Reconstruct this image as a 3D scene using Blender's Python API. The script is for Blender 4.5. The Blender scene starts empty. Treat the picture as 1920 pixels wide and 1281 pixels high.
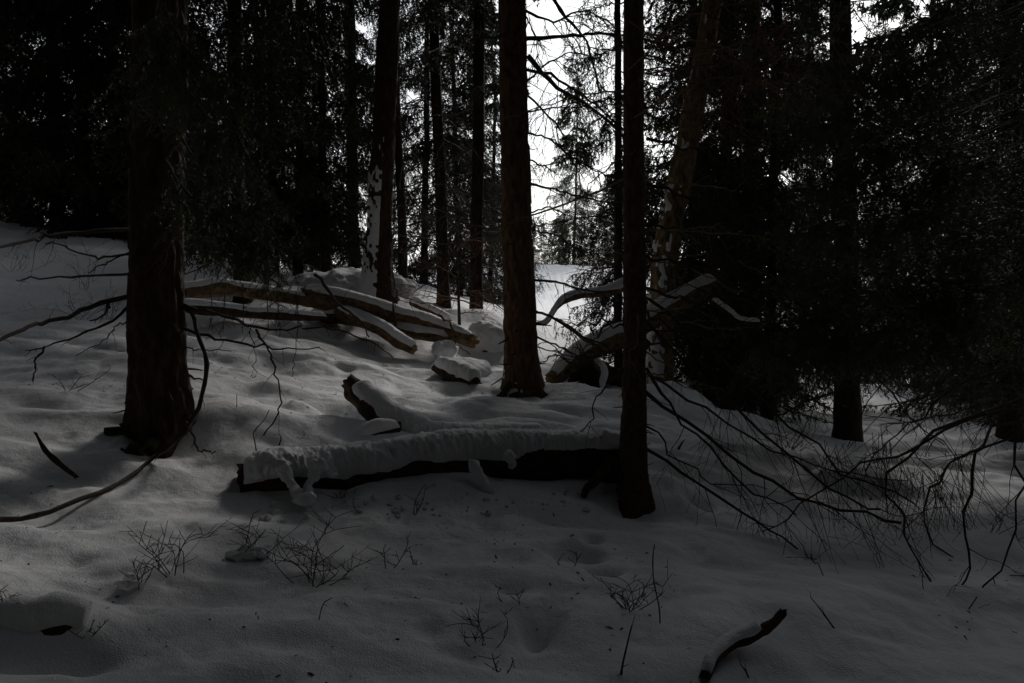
import bpy, math, random
import numpy as np
from mathutils import Vector

# ------------------------------------------------------------------ camera, sky, sun, exposure
sc = bpy.context.scene
COL = sc.collection
W, H, F = 1920.0, 1281.0, 1493.0          # photograph frame, focal length in its pixels
PITCH = math.radians(2.0)
CAM_Z = 1.55
cam_d = bpy.data.cameras.new('camera'); cam = bpy.data.objects.new('camera', cam_d); COL.objects.link(cam)
cam_d.sensor_width = 36.0; cam_d.lens = 36.0 * F / W
cam_d.clip_start = 0.05; cam_d.clip_end = 2000.0
cam.location = (0, 0, CAM_Z); cam.rotation_euler = (math.pi / 2 - PITCH, 0, 0)
sc.camera = cam

SUN_EL, SUN_AZ = math.radians(36), math.radians(19)       # azimuth clockwise from +Y (behind the clearing)
world = bpy.data.worlds.new('World'); sc.world = world; world.use_nodes = True
nt = world.node_tree; nt.nodes.clear()
sky = nt.nodes.new('ShaderNodeTexSky'); sky.sky_type = 'NISHITA'; sky.sun_disc = False
sky.sun_elevation = SUN_EL; sky.sun_rotation = SUN_AZ
sky.air_density = 1.5; sky.dust_density = 1.0; sky.ozone_density = 1.0; sky.altitude = 200
hs = nt.nodes.new('ShaderNodeHueSaturation'); hs.inputs['Saturation'].default_value = 0.22
bg = nt.nodes.new('ShaderNodeBackground'); bg.inputs['Strength'].default_value = 0.15
wo = nt.nodes.new('ShaderNodeOutputWorld')
nt.links.new(sky.outputs[0], hs.inputs['Color']); nt.links.new(hs.outputs[0], bg.inputs['Color']); nt.links.new(bg.outputs[0], wo.inputs['Surface'])

sun_d = bpy.data.lights.new('sun', 'SUN'); sun_d.energy = 1.5; sun_d.angle = math.radians(10); sun_d.color = (1.0, 0.96, 0.91)
sun = bpy.data.objects.new('sun', sun_d); COL.objects.link(sun)
sdir = Vector((math.sin(SUN_AZ) * math.cos(SUN_EL), math.cos(SUN_AZ) * math.cos(SUN_EL), math.sin(SUN_EL)))
sun.rotation_euler = sdir.to_track_quat('Z', 'Y').to_euler()
sun.location = (0, 0, 30)

sc.view_settings.view_transform = 'Standard'; sc.view_settings.look = 'None'
sc.view_settings.exposure = -0.2; sc.view_settings.gamma = 1.0
sc.view_settings.use_curve_mapping = False
sc.render.engine = 'CYCLES'
sc.cycles.max_bounces = 4; sc.cycles.diffuse_bounces = 3; sc.cycles.glossy_bounces = 2
sc.cycles.caustics_reflective = False; sc.cycles.caustics_refractive = False
sc.cycles.use_denoising = True; sc.cycles.use_adaptive_sampling = True; sc.cycles.adaptive_threshold = .02; sc.cycles.sample_clamp_indirect = 4.0

RNG = np.random.default_rng(7)
random.seed(7)

# ------------------------------------------------------------------ helpers: space
CP, SP = math.cos(PITCH), math.sin(PITCH)
def ray(px, py):
    u = (px - W / 2) / F; v = (H / 2 - py) / F
    return np.array([u, CP + v * SP, -SP + v * CP])
def at(px, py, d):                         # a point of the place at camera depth d
    return np.array([0, 0, CAM_Z]) + ray(px, py) * d

def hash3(i, j, k):
    n = (i * 374761393 + j * 668265263 + k * 2147483647 + 1442695) & 0xFFFFFFFF
    n = ((n ^ (n >> 13)) * 1274126177) & 0xFFFFFFFF
    return ((n ^ (n >> 16)) & 0xFFFF) / 65535.0
def vnoise(p):
    """value noise in [-1, 1] for an (n,3) array"""
    p = np.asarray(p, float); f = np.floor(p); i = f.astype(np.int64); t = p - f; t = t * t * t * (t * (t * 6 - 15) + 10)
    r = 0
    for dx in (0, 1):
        wx = t[:, 0] if dx else 1 - t[:, 0]
        for dy in (0, 1):
            wy = t[:, 1] if dy else 1 - t[:, 1]
            for dz in (0, 1):
                wz = t[:, 2] if dz else 1 - t[:, 2]
                r = r + wx * wy * wz * hash3(i[:, 0] + dx, i[:, 1] + dy, i[:, 2] + dz)
    return r * 2 - 1
def fbm(p, o=3):
    a, s, r = 1.0, 1.0, 0
    for k in range(o):
        r = r + a * vnoise(np.asarray(p) * s + 17.3 * k); a *= .5; s *= 2.03
    return r

# ------------------------------------------------------------------ helpers: materials
def mat(name):
    m = bpy.data.materials.new(name); m.use_nodes = True
    n = m.node_tree.nodes; b = n['Principled BSDF']
    return m, n, m.node_tree.links, b
def noise_mat(name, c0, c1, scale, rough=.85, bump=.4, bscale=None, stretch=(1, 1, 1), detail=6, dist=.01, c2=None, spec=.25):
    m, n, l, b = mat(name)
    tc = n.new('ShaderNodeTexCoord'); mp = n.new('ShaderNodeMapping'); mp.inputs['Scale'].default_value = stretch
    l.new(tc.outputs['Object'], mp.inputs['Vector'])
    no = n.new('ShaderNodeTexNoise'); no.inputs['Scale'].default_value = scale; no.inputs['Detail'].default_value = detail
    no.inputs['Roughness'].default_value = .65
    l.new(mp.outputs[0], no.inputs['Vector'])
    cr = n.new('ShaderNodeValToRGB'); e = cr.color_ramp.elements
    e[0].position = .35; e[0].color = (*c0, 1); e[1].position = .66; e[1].color = (*c1, 1)
    if c2:
        k = e.new(.8); k.color = (*c2, 1)
    l.new(no.outputs['Fac'], cr.inputs['Fac']); l.new(cr.outputs[0], b.inputs['Base Color'])
    b.inputs['Roughness'].default_value = rough; b.inputs['Specular IOR Level'].default_value = spec
    if bump:
        n2 = n.new('ShaderNodeTexNoise'); n2.inputs['Scale'].default_value = bscale or scale * 2; n2.inputs['Detail'].default_value = 5
        l.new(mp.outputs[0], n2.inputs['Vector'])
        bp = n.new('ShaderNodeBump'); bp.inputs['Strength'].default_value = bump; bp.inputs['Distance'].default_value = dist
        l.new(n2.outputs['Fac'], bp.inputs['Height']); l.new(bp.outputs[0], b.inputs['Normal'])
    return m
def snow_mat():
    m, n, l, b = mat('snow')
    tc = n.new('ShaderNodeTexCoord')
    big = n.new('ShaderNodeTexNoise'); big.inputs['Scale'].default_value = 9; big.inputs['Detail'].default_value = 4
    fine = n.new('ShaderNodeTexNoise'); fine.inputs['Scale'].default_value = 160; fine.inputs['Detail'].default_value = 3
    col = n.new('ShaderNodeTexNoise'); col.inputs['Scale'].default_value = 2.3; col.inputs['Detail'].default_value = 8
    for x in (big, fine, col): l.new(tc.outputs['Object'], x.inputs['Vector'])
    cr = n.new('ShaderNodeValToRGB'); e = cr.color_ramp.elements
    e[0].position = .3; e[0].color = (.80, .80, .82, 1); e[1].position = .6; e[1].color = (.87, .87, .88, 1)
    l.new(col.outputs['Fac'], cr.inputs['Fac'])
    # needle litter and bark crumbs fallen on the snow
    vo = n.new('ShaderNodeTexVoronoi'); vo.inputs['Scale'].default_value = 11; l.new(tc.outputs['Object'], vo.inputs['Vector'])
    lt = n.new('ShaderNodeMath'); lt.operation = 'LESS_THAN'; lt.inputs[1].default_value = .028
    l.new(vo.outputs['Distance'], lt.inputs[0])
    mx = n.new('ShaderNodeMix'); mx.data_type = 'RGBA'; mx.inputs[7].default_value = (.16, .12, .08, 1)
    l.new(lt.outputs[0], mx.inputs[0]); l.new(cr.outputs[0], mx.inputs[6]); l.new(mx.outputs[2], b.inputs['Base Color'])
    b.inputs['Roughness'].default_value = .6; b.inputs['Specular IOR Level'].default_value = .2
    b1 = n.new('ShaderNodeBump'); b1.inputs['Strength'].default_value = .7; b1.inputs['Distance'].default_value = .03
    b2 = n.new('ShaderNodeBump'); b2.inputs['Strength'].default_value = .9; b2.inputs['Distance'].default_value = .005
    l.new(big.outputs['Fac'], b1.inputs['Height']); l.new(fine.outputs['Fac'], b2.inputs['Height'])
    l.new(b1.outputs[0], b2.inputs['Normal']); l.new(b2.outputs[0], b.inputs['Normal'])
    return m
SNOW = snow_mat()
BARK_LIT = noise_mat('lit_spruce_bark', (.05, .027, .015), (.19, .105, .055), 26, .9, .9, 44, (1, 1, .35), dist=.012)  # lighter bark copy: warm light on the middle trunk put into its colour
BARK = noise_mat('spruce_bark', (.026, .016, .011), (.095, .057, .036), 22, .9, .9, 40, (1, 1, .35), dist=.012)
BARK_DARK = noise_mat('dark_spruce_bark', (.016, .011, .008), (.055, .036, .025), 22, .9, .9, 40, (1, 1, .35), dist=.012)
BARK2 = noise_mat('young_spruce_bark', (.05, .032, .022), (.15, .095, .062), 45, .9, .8, 70, (1, 1, .5), dist=.006)
ASPEN = noise_mat('flaking_bark', (.06, .042, .026), (.34, .245, .125), 16, .85, .9, 30, (1, 1, .4), dist=.01, c2=(.5, .4, .24))
TWIG = noise_mat('dead_twig_bark', (.035, .027, .021), (.085, .064, .048), 60, .9, .5)
TWIG_RED = noise_mat('reddish_twig', (.14, .075, .042), (.26, .15, .08), 60, .9, .4)
LICHEN = noise_mat('lichen_twig', (.14, .11, .045), (.34, .27, .12), 70, .9, .4)
SHRUB = noise_mat('bilberry_stem', (.05, .048, .03), (.10, .085, .05), 80, .8, .2)
NEEDLE = noise_mat('spruce_needles', (.018, .027, .010), (.042, .058, .020), 9, .6, 0)
NEEDLE_NEAR = noise_mat('lit_near_needles', (.08, .10, .03), (.14, .17, .055), 14, .5, 0)  # near boughs coloured lighter to stand in for light from the front
WOOD = noise_mat('barkless_wood', (.045, .028, .018), (.29, .19, .10), 13, .85, 1.0, 34, (1, 1.6, 1.6), dist=.014, c2=(.42, .31, .18), detail=9)
ROT = noise_mat('dark_rotten_wood', (.03, .019, .012), (.10, .06, .036), 14, .9, .9, 26, dist=.015)
CUT = noise_mat('cut_wood', (.22, .13, .06), (.46, .30, .15), 14, .85, .5)
MOSS = noise_mat('mossy_root', (.025, .02, .014), (.06, .065, .03), 18, .95, .9, 40, dist=.02)

# ------------------------------------------------------------------ helpers: meshes
class Soup:
    def __init__(s): s.v = []; s.t = []; s.m = []; s.n = 0
    def add(s, v, t, m=0):
        v = np.asarray(v, float).reshape(-1, 3); t = np.asarray(t, np.int64).reshape(-1, 3)
        s.v.append(v); s.t.append(t + s.n); s.m.append(np.full(len(t), m) if np.isscalar(m) else np.asarray(m)); s.n += len(v)
    def arrays(s): return np.concatenate(s.v), np.concatenate(s.t), np.concatenate(s.m)
    def mesh(s, name, mats, smooth=True):
        v, t, m = s.arrays(); me = bpy.data.meshes.new(name)
        me.vertices.add(len(v)); me.vertices.foreach_set('co', v.astype(np.float32).ravel())
        me.loops.add(len(t) * 3); me.loops.foreach_set('vertex_index', t.astype(np.int32).ravel())
        me.polygons.add(len(t)); me.polygons.foreach_set('loop_start', np.arange(0, len(t) * 3, 3, dtype=np.int32))
        me.polygons.foreach_set('material_index', m.astype(np.int32))
        if smooth: me.polygons.foreach_set('use_smooth', np.ones(len(t), bool))
        for x in mats: me.materials.append(x)
        me.update(calc_edges=True)
        return me

def grid_tris(k, n, wrap=True):
    i = np.arange(k - 1)[:, None]; j = np.arange(n if wrap else n - 1)[None, :]; j2 = (j + 1) % n
    a = i * n + j; b = i * n + j2; c = (i + 1) * n + j2; d = (i + 1) * n + j
    return np.stack([np.stack([a, b, c], -1), np.stack([a, c, d], -1)], 2).reshape(-1, 3)

def smooth_line(pts, k):
    """Catmull-Rom resampling to k points"""
    p = np.asarray(pts, float)
    if len(p) == 2: return p[0] + (p[1] - p[0]) * np.linspace(0, 1, k)[:, None]
    q = np.vstack([2 * p[0] - p[1], p, 2 * p[-1] - p[-2]]); u = np.linspace(0, len(p) - 1 - 1e-9, k); i = u.astype(int); t = (u - i)[:, None]
    a, b, c, d = q[i], q[i + 1], q[i + 2], q[i + 3]
    return .5 * (2 * b + (c - a) * t + (2 * a - 5 * b + 4 * c - d) * t ** 2 + (3 * b - a - 3 * c + d) * t ** 3)

def frames(p):
    T = np.gradient(p, axis=0); T /= np.linalg.norm(T, axis=1)[:, None] + 1e-12
    ref = np.array([0, 0, 1.0]) if abs(T.mean(0)[2]) < .8 else np.array([0, 1.0, 0])
    S = np.cross(T, ref); S /= np.linalg.norm(S, axis=1)[:, None] + 1e-12
    U = np.cross(S, T)
    return T, S, U

def tube(s, p, r, n=5, m=0, cap=False, disp=None):
    p = np.asarray(p, float); r = np.broadcast_to(np.asarray(r, float), (len(p),)); T, S, U = frames(p)
    a = np.arange(n) * 2 * math.pi / n
    rr = r[:, None] * np.ones(n)
    if disp is not None: rr = rr * disp(len(p), n)
    v = p[:, None] + rr[..., None] * (np.cos(a)[None, :, None] * S[:, None] + np.sin(a)[None, :, None] * U[:, None])
    s.add(v, grid_tris(len(p), n), m)
    if cap:
        for k, o in ((0, 1), (len(p) - 1, -1)):
            c = s.n; ring = v[k]
            tri = [[n, (j + (1 if o > 0 else 0)) % n, (j + (0 if o > 0 else 1)) % n] for j in range(n)]
            s.add(np.vstack([ring, p[k]]), tri, m)
    return v

def needles(s, p, per_m, ln, wd, rng, m=1, spread=1.0):
    """needle triangles along polyline p"""
    p = np.asarray(p); seg = np.diff(p, axis=0); L = np.linalg.norm(seg, axis=1); tot = L.sum()
    n = max(2, int(tot * per_m)); u = np.sort(rng.random(n)) * tot; c = np.concatenate([[0], np.cumsum(L)])
    i = np.clip(np.searchsorted(c, u) - 1, 0, len(L) - 1); f = ((u - c[i]) / (L[i] + 1e-9))[:, None]
    q = p[i] + seg[i] * f; T = seg[i] / (L[i][:, None] + 1e-9)
    R = rng.normal(size=(n, 3)); R -= (R * T).sum(1)[:, None] * T; R /= np.linalg.norm(R, axis=1)[:, None] + 1e-9
    D = T * .75 + R * spread; D /= np.linalg.norm(D, axis=1)[:, None]
    Wv = np.cross(D, T) ; Wv /= np.linalg.norm(Wv, axis=1)[:, None] + 1e-9
    l_ = (ln * (.7 + .6 * rng.random(n)))[:, None]
    v = np.stack([q - Wv * wd / 2, q + Wv * wd / 2, q + D * l_], 1)
    s.add(v, np.arange(n * 3).reshape(-1, 3), m)

def obj(name, me, parent=None, loc=None, **props):
    o = bpy.data.objects.new(name, me); COL.objects.link(o)
    if parent is not None: o.parent = parent
    if loc is not None: o.location = loc
    for k, v in props.items(): o[k] = v
    return o
def thing(name, label, cat, loc=(0, 0, 0), group=None, rz=0, scale=1):
    o = obj(name, None, None, loc, label=label, category=cat)
    o.rotation_euler = (0, 0, rz); o.scale = (scale,) * 3; o.empty_display_size = .1
    if group: o['group'] = group
    return o
def part(name, soup, mats, parent, smooth=True, **props):
    """a part whose vertices are world coordinates under a thing at parent.location"""
    soup.v = [v - np.array(parent.location) for v in soup.v]
    return obj(name, soup.mesh(name, mats, smooth), parent, **props)

# ------------------------------------------------------------------ the snow ground
CTRL = [(0,1281,2.5),(480,1281,2.62),(960,1281,2.75),(1440,1281,2.88),(1920,1281,3.05),
 (0,1100,3.1),(480,1100,3.3),(960,1100,3.45),(1440,1100,3.6),(1920,1100,3.9),
 (0,980,3.7),(300,960,3.95),(470,955,4.15),(800,937,4.5),(1100,928,4.72),(1200,968,4.45),(1500,1000,4.5),(1900,1000,4.7),
 (60,860,4.4),(290,845,4.7),(420,850,4.8),
 (0,700,6.2),(200,700,6.2),(420,745,6.0),(600,790,5.7),(900,806,5.9),(1130,800,6.1),(1280,830,5.9),(1400,862,5.9),(1600,885,6.2),(1900,870,7.0),
 (0,600,8.0),(180,600,8.2),(450,640,8.2),(650,690,7.7),(880,740,7.5),(985,748,8.0),(1130,752,7.9),
 (0,480,11.2),(130,455,12.6),(240,478,12.4),(60,424,14),
 (450,560,10.8),(600,605,9.9),(760,656,9.3),(870,650,9.6),(930,625,10.6),
 (600,527,15),(730,534,15.5),(820,560,14),
 (1020,695,11),(1060,688,12),(1060,600,24),(1060,502,46),(1150,510,44),(980,502,46),
 (1290,775,11),(1500,805,9),(1600,842,8.7),(1750,832,9.2),(1900,835,9.6),(1240,765,12),(1500,765,14),(1850,780,14),(1450,700,24),(1800,710,26),(1300,640,30)]
cw = np.array([at(*c) for c in CTRL])
extra = np.array([[-14,0,4.0],[-6,0,1.6],[6,0,-.9],[14,0,-2.0],[0,-3,-.2],[0,-20,-.6],[-25,12,5.5],[-20,24,3.4],[0,26,1.9],[-8,26,2.0],[-10,45,2.5],[25,12,-1.6],[30,45,1.0],
                  [0,80,5.2],[-50,60,4],[50,80,4],[-60,0,8],[60,0,-6],[0,-60,0],[0,150,4],[-150,100,4],[150,100,3],[-150,-100,4],[150,-100,-4]], float)
pts = np.vstack([cw, extra])
cam0 = np.array([[0, 0, 0.0]])
pts = np.vstack([pts, cam0])
S0 = 10.0
def tps(r2): return np.where(r2 > 1e-12, .5 * r2 * np.log(np.maximum(r2, 1e-12)), 0)
n_ = len(pts); A = np.zeros((n_ + 3, n_ + 3)); XY = pts[:, :2] / S0
A[:n_, :n_] = tps(((XY[:, None] - XY[None]) ** 2).sum(-1)) + np.eye(n_) * .002
A[:n_, n_] = 1; A[:n_, n_ + 1:] = XY; A[n_, :n_] = 1; A[n_ + 1:, :n_] = XY.T
WT = np.linalg.solve(A, np.concatenate([pts[:, 2], np.zeros(3)]))
def base_h(x, y):
    x = np.asarray(x, float); y = np.asarray(y, float); sh = x.shape; q = np.stack([x.ravel(), y.ravel()], 1) / S0
    out = np.empty(len(q))
    for a in range(0, len(q), 20000):
        b = q[a:a + 20000]; r2 = ((b[:, None] - XY[None]) ** 2).sum(-1)
        out[a:a + 20000] = tps(r2) @ WT[:n_] + WT[n_] + b @ WT[n_ + 1:]
    far = np.hypot(q[:, 0], q[:, 1]) * S0; k = np.clip((far - 120) / 150, 0, 1)
    return (out * (1 - k) + 3.0 * k).reshape(sh)
BUMPS = []                                   # x, y, height, radius_x, radius_y, turn
def bumps_h(x, y):
    z = 0
    for (bx, by, h, rx, ry, a) in BUMPS:
        dx, dy = x - bx, y - by; c, s = math.cos(a), math.sin(a)
        u, v = (dx * c + dy * s) / rx, (-dx * s + dy * c) / ry
        z = z + h * np.exp(-(u * u + v * v))
    return z
def noise_h(x, y):
    sh = x.shape; p = np.stack([x.ravel(), y.ravel(), np.zeros(x.size)], 1)
    d = np.hypot(p[:, 0], p[:, 1])
    z = .055 * vnoise(p * [.9, 1.5, 1] + 3) + .028 * vnoise(p * [1.9, 4.2, 1] + 9) + .009 * vnoise(p * [5, 9, 1] + 5) + .0035 * vnoise(p * 21)
    pit = vnoise(p * [6.5, 7.5, 1] + 13); z -= .05 * np.clip(pit - .5, 0, 1) + .012 * np.clip(vnoise(p * 14 + 3) - .5, 0, 1)
    z += .022 * np.abs(vnoise(p * [2.6, 3.4, 1] + 63))
    w = vnoise(p * [1.2, 3.4, 1] + 31); z += (.09 * np.clip(w - .1, 0, 1) + .02 * vnoise(p * [3.2, 6.5, 1] + 77)) * np.clip((d - 4.6) / 1.5, 0, 1)      # wind ripples up the slope
    z += .25 * vnoise(p * .12 + 40) * np.clip((d - 14) / 15, 0, 1)
    return z.reshape(sh)
def ground_h(x, y):
    x = np.atleast_1d(np.asarray(x, float)); y = np.atleast_1d(np.asarray(y, float))
    return base_h(x, y) + bumps_h(x, y) + noise_h(x, y)
def gz(x, y): return float(ground_h(x, y)[0])
TS = np.concatenate([np.arange(2.0, 20, .04), np.arange(20, 90, .5)])
def hit(px, py):
    r = ray(px, py); x = r[0] * TS; y = r[1] * TS; z = CAM_Z + r[2] * TS
    g = ground_h(x, y); k = np.argmax(g >= z)
    return np.array([x[k], y[k], g[k]])
def dep(p): return p[1] * CP - (p[2] - CAM_Z) * SP
def bump_at(px, py, h, rx, ry=None, a=0):
    p = hit(px, py); BUMPS.append((p[0], p[1], h, rx, ry or rx, a))
for b in [(290,835,.10,.55,.45,0),(430,790,.10,.3,.35,.3),                         # mound round the big trunk
          (715,690,-.10,.13,.16,0),(820,750,-.08,.08,.12,0),(700,655,-.03,.5,.14,0),(480,690,-.05,.9,.13,.1),(640,785,-.06,.45,.12,0),
          (560,740,.05,.8,.2,0),(610,690,.05,.7,.18,0),(600,835,.13,.6,.25,.1),(900,822,.10,.8,.2,.1),
          (1085,1042,-.20,.09,.07,0),(1130,1072,-.18,.05,.06,0),(1112,1012,-.09,.045,.05,0),(1020,1165,-.10,.07,.16,-.4),(1000,1210,-.10,.05,.05,0),(1050,1030,.04,.2,.15,0),(1060,1150,.03,.2,.2,0),
          (1310,945,-.15,.08,.07,0),(1190,960,-.08,.17,.15,0),(290,838,-.08,.30,.26,0),(985,742,-.06,.3,.25,0),(1250,930,.09,.16,.2,0),(1180,955,.06,.3,.25,0),
          (70,1175,.09,.24,.16,0),(110,1240,-.08,.18,.06,.3),(470,1015,.06,.15,.12,0),(250,1095,.04,.14,.12,0),
          (1280,770,.25,.5,.5,0),(930,625,.30,.5,.5,0),(1360,1210,.06,.25,.12,.6),
          (340,1110,-.05,.7,.16,.35),(1500,870,.08,.9,.3,-.3),(1450,940,-.05,.8,.2,-.3),
          (1060,770,-.10,.12,.10,0),(1030,800,-.06,.25,.08,0),(860,712,.10,.4,.25,0),(1050,745,.12,.5,.25,0),
          (600,905,.05,.4,.15,0),(810,915,.07,.35,.15,0),(650,560,.25,1.0,.7,0),(700,610,.12,.8,.4,0)]:
    bump_at(*b)
def spacing(lo, f0, f1, hi, step, g=1.07):
    mid = list(np.arange(f0, f1, step)); a = []; s, x = step, f0
    while x > lo: s *= g; x -= s; a.append(x)
    b = []; s, x = step, mid[-1]
    while x < hi: s *= g; x += s; b.append(x)
    return np.array(a[::-1] + mid + b)
gx = spacing(-320, -3.9, 4.4, 320, .028); gy = spacing(-200, 2.2, 8.6, 400, .026)
GX, GY = np.meshgrid(gx, gy)
s = Soup(); s.add(np.stack([GX, GY, ground_h(GX, GY)], -1), grid_tris(len(gy), len(gx), False))
obj('snow_ground', s.mesh('snow_ground', [SNOW]), kind='structure')

# ------------------------------------------------------------------ spruce boughs and trees
def bough(rng, L, live, fine):
    s = Soup(); k = 8; t = np.linspace(0, 1, k)
    side = rng.normal() * .06
    ax = np.stack([t * L, side * L * t ** 2, L * (-.5 * t ** 1.2 + .22 * t ** 3) + rng.normal(0, .008, k) * L], 1)
    tube(s, ax, .016 * L / 2 * (1 - t * .85) + .002, 4)
    nb = int((13 if fine else 5) * L) if live else int(8 * L)
    for i in range(nb):
        u = .12 + .88 * (i + rng.random()) / nb; p0 = np.array([np.interp(u, t, ax[:, c]) for c in range(3)])
        ln = (L * .30 * (1 - u) ** .6 + .10) * (.6 + .7 * rng.random()); sd = 1 if i % 2 else -1
        d = np.array([.55 + .2 * rng.normal(), sd * (.8 + .15 * rng.normal()), 0.05])
        hang = (.7 + .8 * rng.random())
        v = np.linspace(0, 1, 4)[:, None]
        q = p0 + d * ln * v + np.array([0, 0, -1]) * hang * ln * v ** 1.7
        if not live:
            q += rng.normal(0, .015, q.shape) * ln
        tube(s, q, .0035 * (1 - v[:, 0] * .6) + .0012, 3)
        if live:
            if fine:
                needles(s, q, 44, .06, .026, rng)
                for j in range(rng.integers(3, 6)):
                    w = rng.random(); b0 = q[0] + (q[-1] - q[0]) * w; l2 = (.08 + .16 * rng.random()) * (1.2 - .5 * w)
                    e = np.array([rng.normal() * .35 + .25, rng.normal() * .35, -.9]); e /= np.linalg.norm(e)
                    qq = np.stack([b0, b0 + e * l2 * .5, b0 + e * l2]); needles(s, qq, 46, .055, .024, rng)
            else:
                needles(s, q, 26, .28, .10, rng)
        else:
            for j in range(rng.integers(1, 4)):
                w = .2 + .8 * rng.random(); b0 = q[0] + (q[-1] - q[0]) * w; l2 = .07 + .2 * rng.random()
                e = np.array([rng.normal() * .5 + .3, rng.normal() * .5, -.6]); e /= np.linalg.norm(e)
                qq = np.stack([b0, b0 + e * l2 * .5 + rng.normal(0, .01, 3), b0 + e * l2 + np.array([0, 0, -.02])]); tube(s, qq, [.0022, .0018, .001], 3)
                if rng.random() < .3: needles(s, qq, 40, .03, .012, rng, 0)
    if live and fine: needles(s, ax[4:], 60, .05, .013, rng)
    return s.arrays()
LIVE = [bough(RNG, L, True, True) for L in (1.0, 1.3, 1.6, 2.0, 2.4)]
DEAD = [bough(RNG, L, False, True) for L in (.9, 1.4, 1.9)]
COARSE = [bough(RNG, L, True, False) for L in (1.2, 1.7, 2.2)]

def place(s, B, z, az, tilt, sc_):
    v, t, m = B; ct, st = math.cos(tilt), math.sin(tilt); ca, sa = math.cos(az), math.sin(az)
    x = v[:, 0] * ct - v[:, 2] * st; zz = v[:, 0] * st + v[:, 2] * ct; y = v[:, 1]
    s.add(np.stack([x * ca - y * sa, x * sa + y * ca, zz], 1) * sc_ + [0, 0, z], t, m)

def make_crown(rng, top, rmax, live0, dead0, fine_to, dens=1.0, full_dead=True):
    s = Soup(); z = dead0
    while z < top:
        if z < live0:
            for i in range(rng.integers(2, 5)): place(s, DEAD[rng.integers(3)], z + rng.normal(0, .1), rng.random() * 6.28, rng.normal(.0, .2), .6 + .6 * rng.random())
            z += .32
        else:
            R = rmax * (1 - z / (top + 1)) ** .75 * (.55 + .45 * min(1, (z - live0) / 2 + .35)); fine = z < fine_to
            for i in range(int(rng.integers(4, 7) * dens)):
                if rng.random() < .08: continue
                r = R * (.6 + .55 * rng.random()); lib = LIVE if fine else COARSE; base = (1.0, 1.3, 1.6, 2.0, 2.4) if fine else (1.2, 1.7, 2.2)
                k = int(np.argmin([abs(b - r) for b in base])); k = int(np.clip(k + rng.integers(-1, 2), 0, len(base) - 1))
                place(s, lib[k], z + rng.normal(0, .12), rng.random() * 6.28, .15 * (z / top) * 2 - .12 + rng.normal(0, .12), r / base[k])
            z += .52 if fine else .5
    return s.mesh('crown', [TWIG, NEEDLE], False)
def make_trunk(rng, top, r0, name='trunk'):
    s = Soup(); z = np.concatenate([np.linspace(-.5, 1.2, 12), np.linspace(1.6, top, 24)]); lean = np.cumsum(rng.normal(0, .035, (len(z), 2)), 0) * np.clip(z, 0, 4)[:, None] * .15
    r = r0 * np.clip(1 - z / (top + .5), .02, 1) ** .8 + .10 * np.exp(-np.clip(z + .1, 0, 9) * 3.5) * r0 * 4
    tube(s, np.stack([lean[:, 0], lean[:, 1], z], 1), r, 14, disp=lambda k, n: 1 + .05 * RNG.normal(size=(k, n)))
    return s.mesh(name, [BARK_DARK])
PROTO = {}
for key, top, rmax, live0, dead0, fine_to, dens, r0 in [
        ('low', 17, 2.9, .5, .5, 8.5, 1.35, .12), ('low2', 13, 2.6, .25, .25, 8, 1.5, .10), ('tall', 21, 2.7, 2.2, .7, 10, 1.25, .135),
        ('lace', 20, 1.5, 4.5, .8, 11, .8, .10), ('slim', 19, 1.4, .9, .6, 10, 1.3, .08), ('mid', 19, 2.1, .4, .35, 9, 1.6, .105), ('canopy', 22, 3.4, 4.4, 3.6, 0, 1.6, .2), ('screen', 20, 3.2, 1.2, 1.0, 0, 1.5, .18)]:
    PROTO[key] = (make_trunk(RNG, top, r0), make_crown(RNG, top, rmax, live0, dead0, fine_to, dens))
TOP = make_crown(RNG, 15, 3.6, 0, 0, 0, 2.1)
def plant_tree(x, y, key, label, group=None, scale=1.0, rz=None, lean=0, name='spruce_tree', cat='tree', dz=0):
    t = thing(name, label, cat, (x, y, gz(x, y) + dz), group, RNG.random() * 6.28 if rz is None else rz, scale)
    tr, cr = PROTO[key]
    obj('trunk', tr, t); obj('crown', cr, t)
    return t
def tree_px(px, d, key, label, group=None, scale=1.0, **k):
    p = at(px, 588, d); return plant_tree(p[0], p[1], key, label, group, scale, **k)

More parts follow.
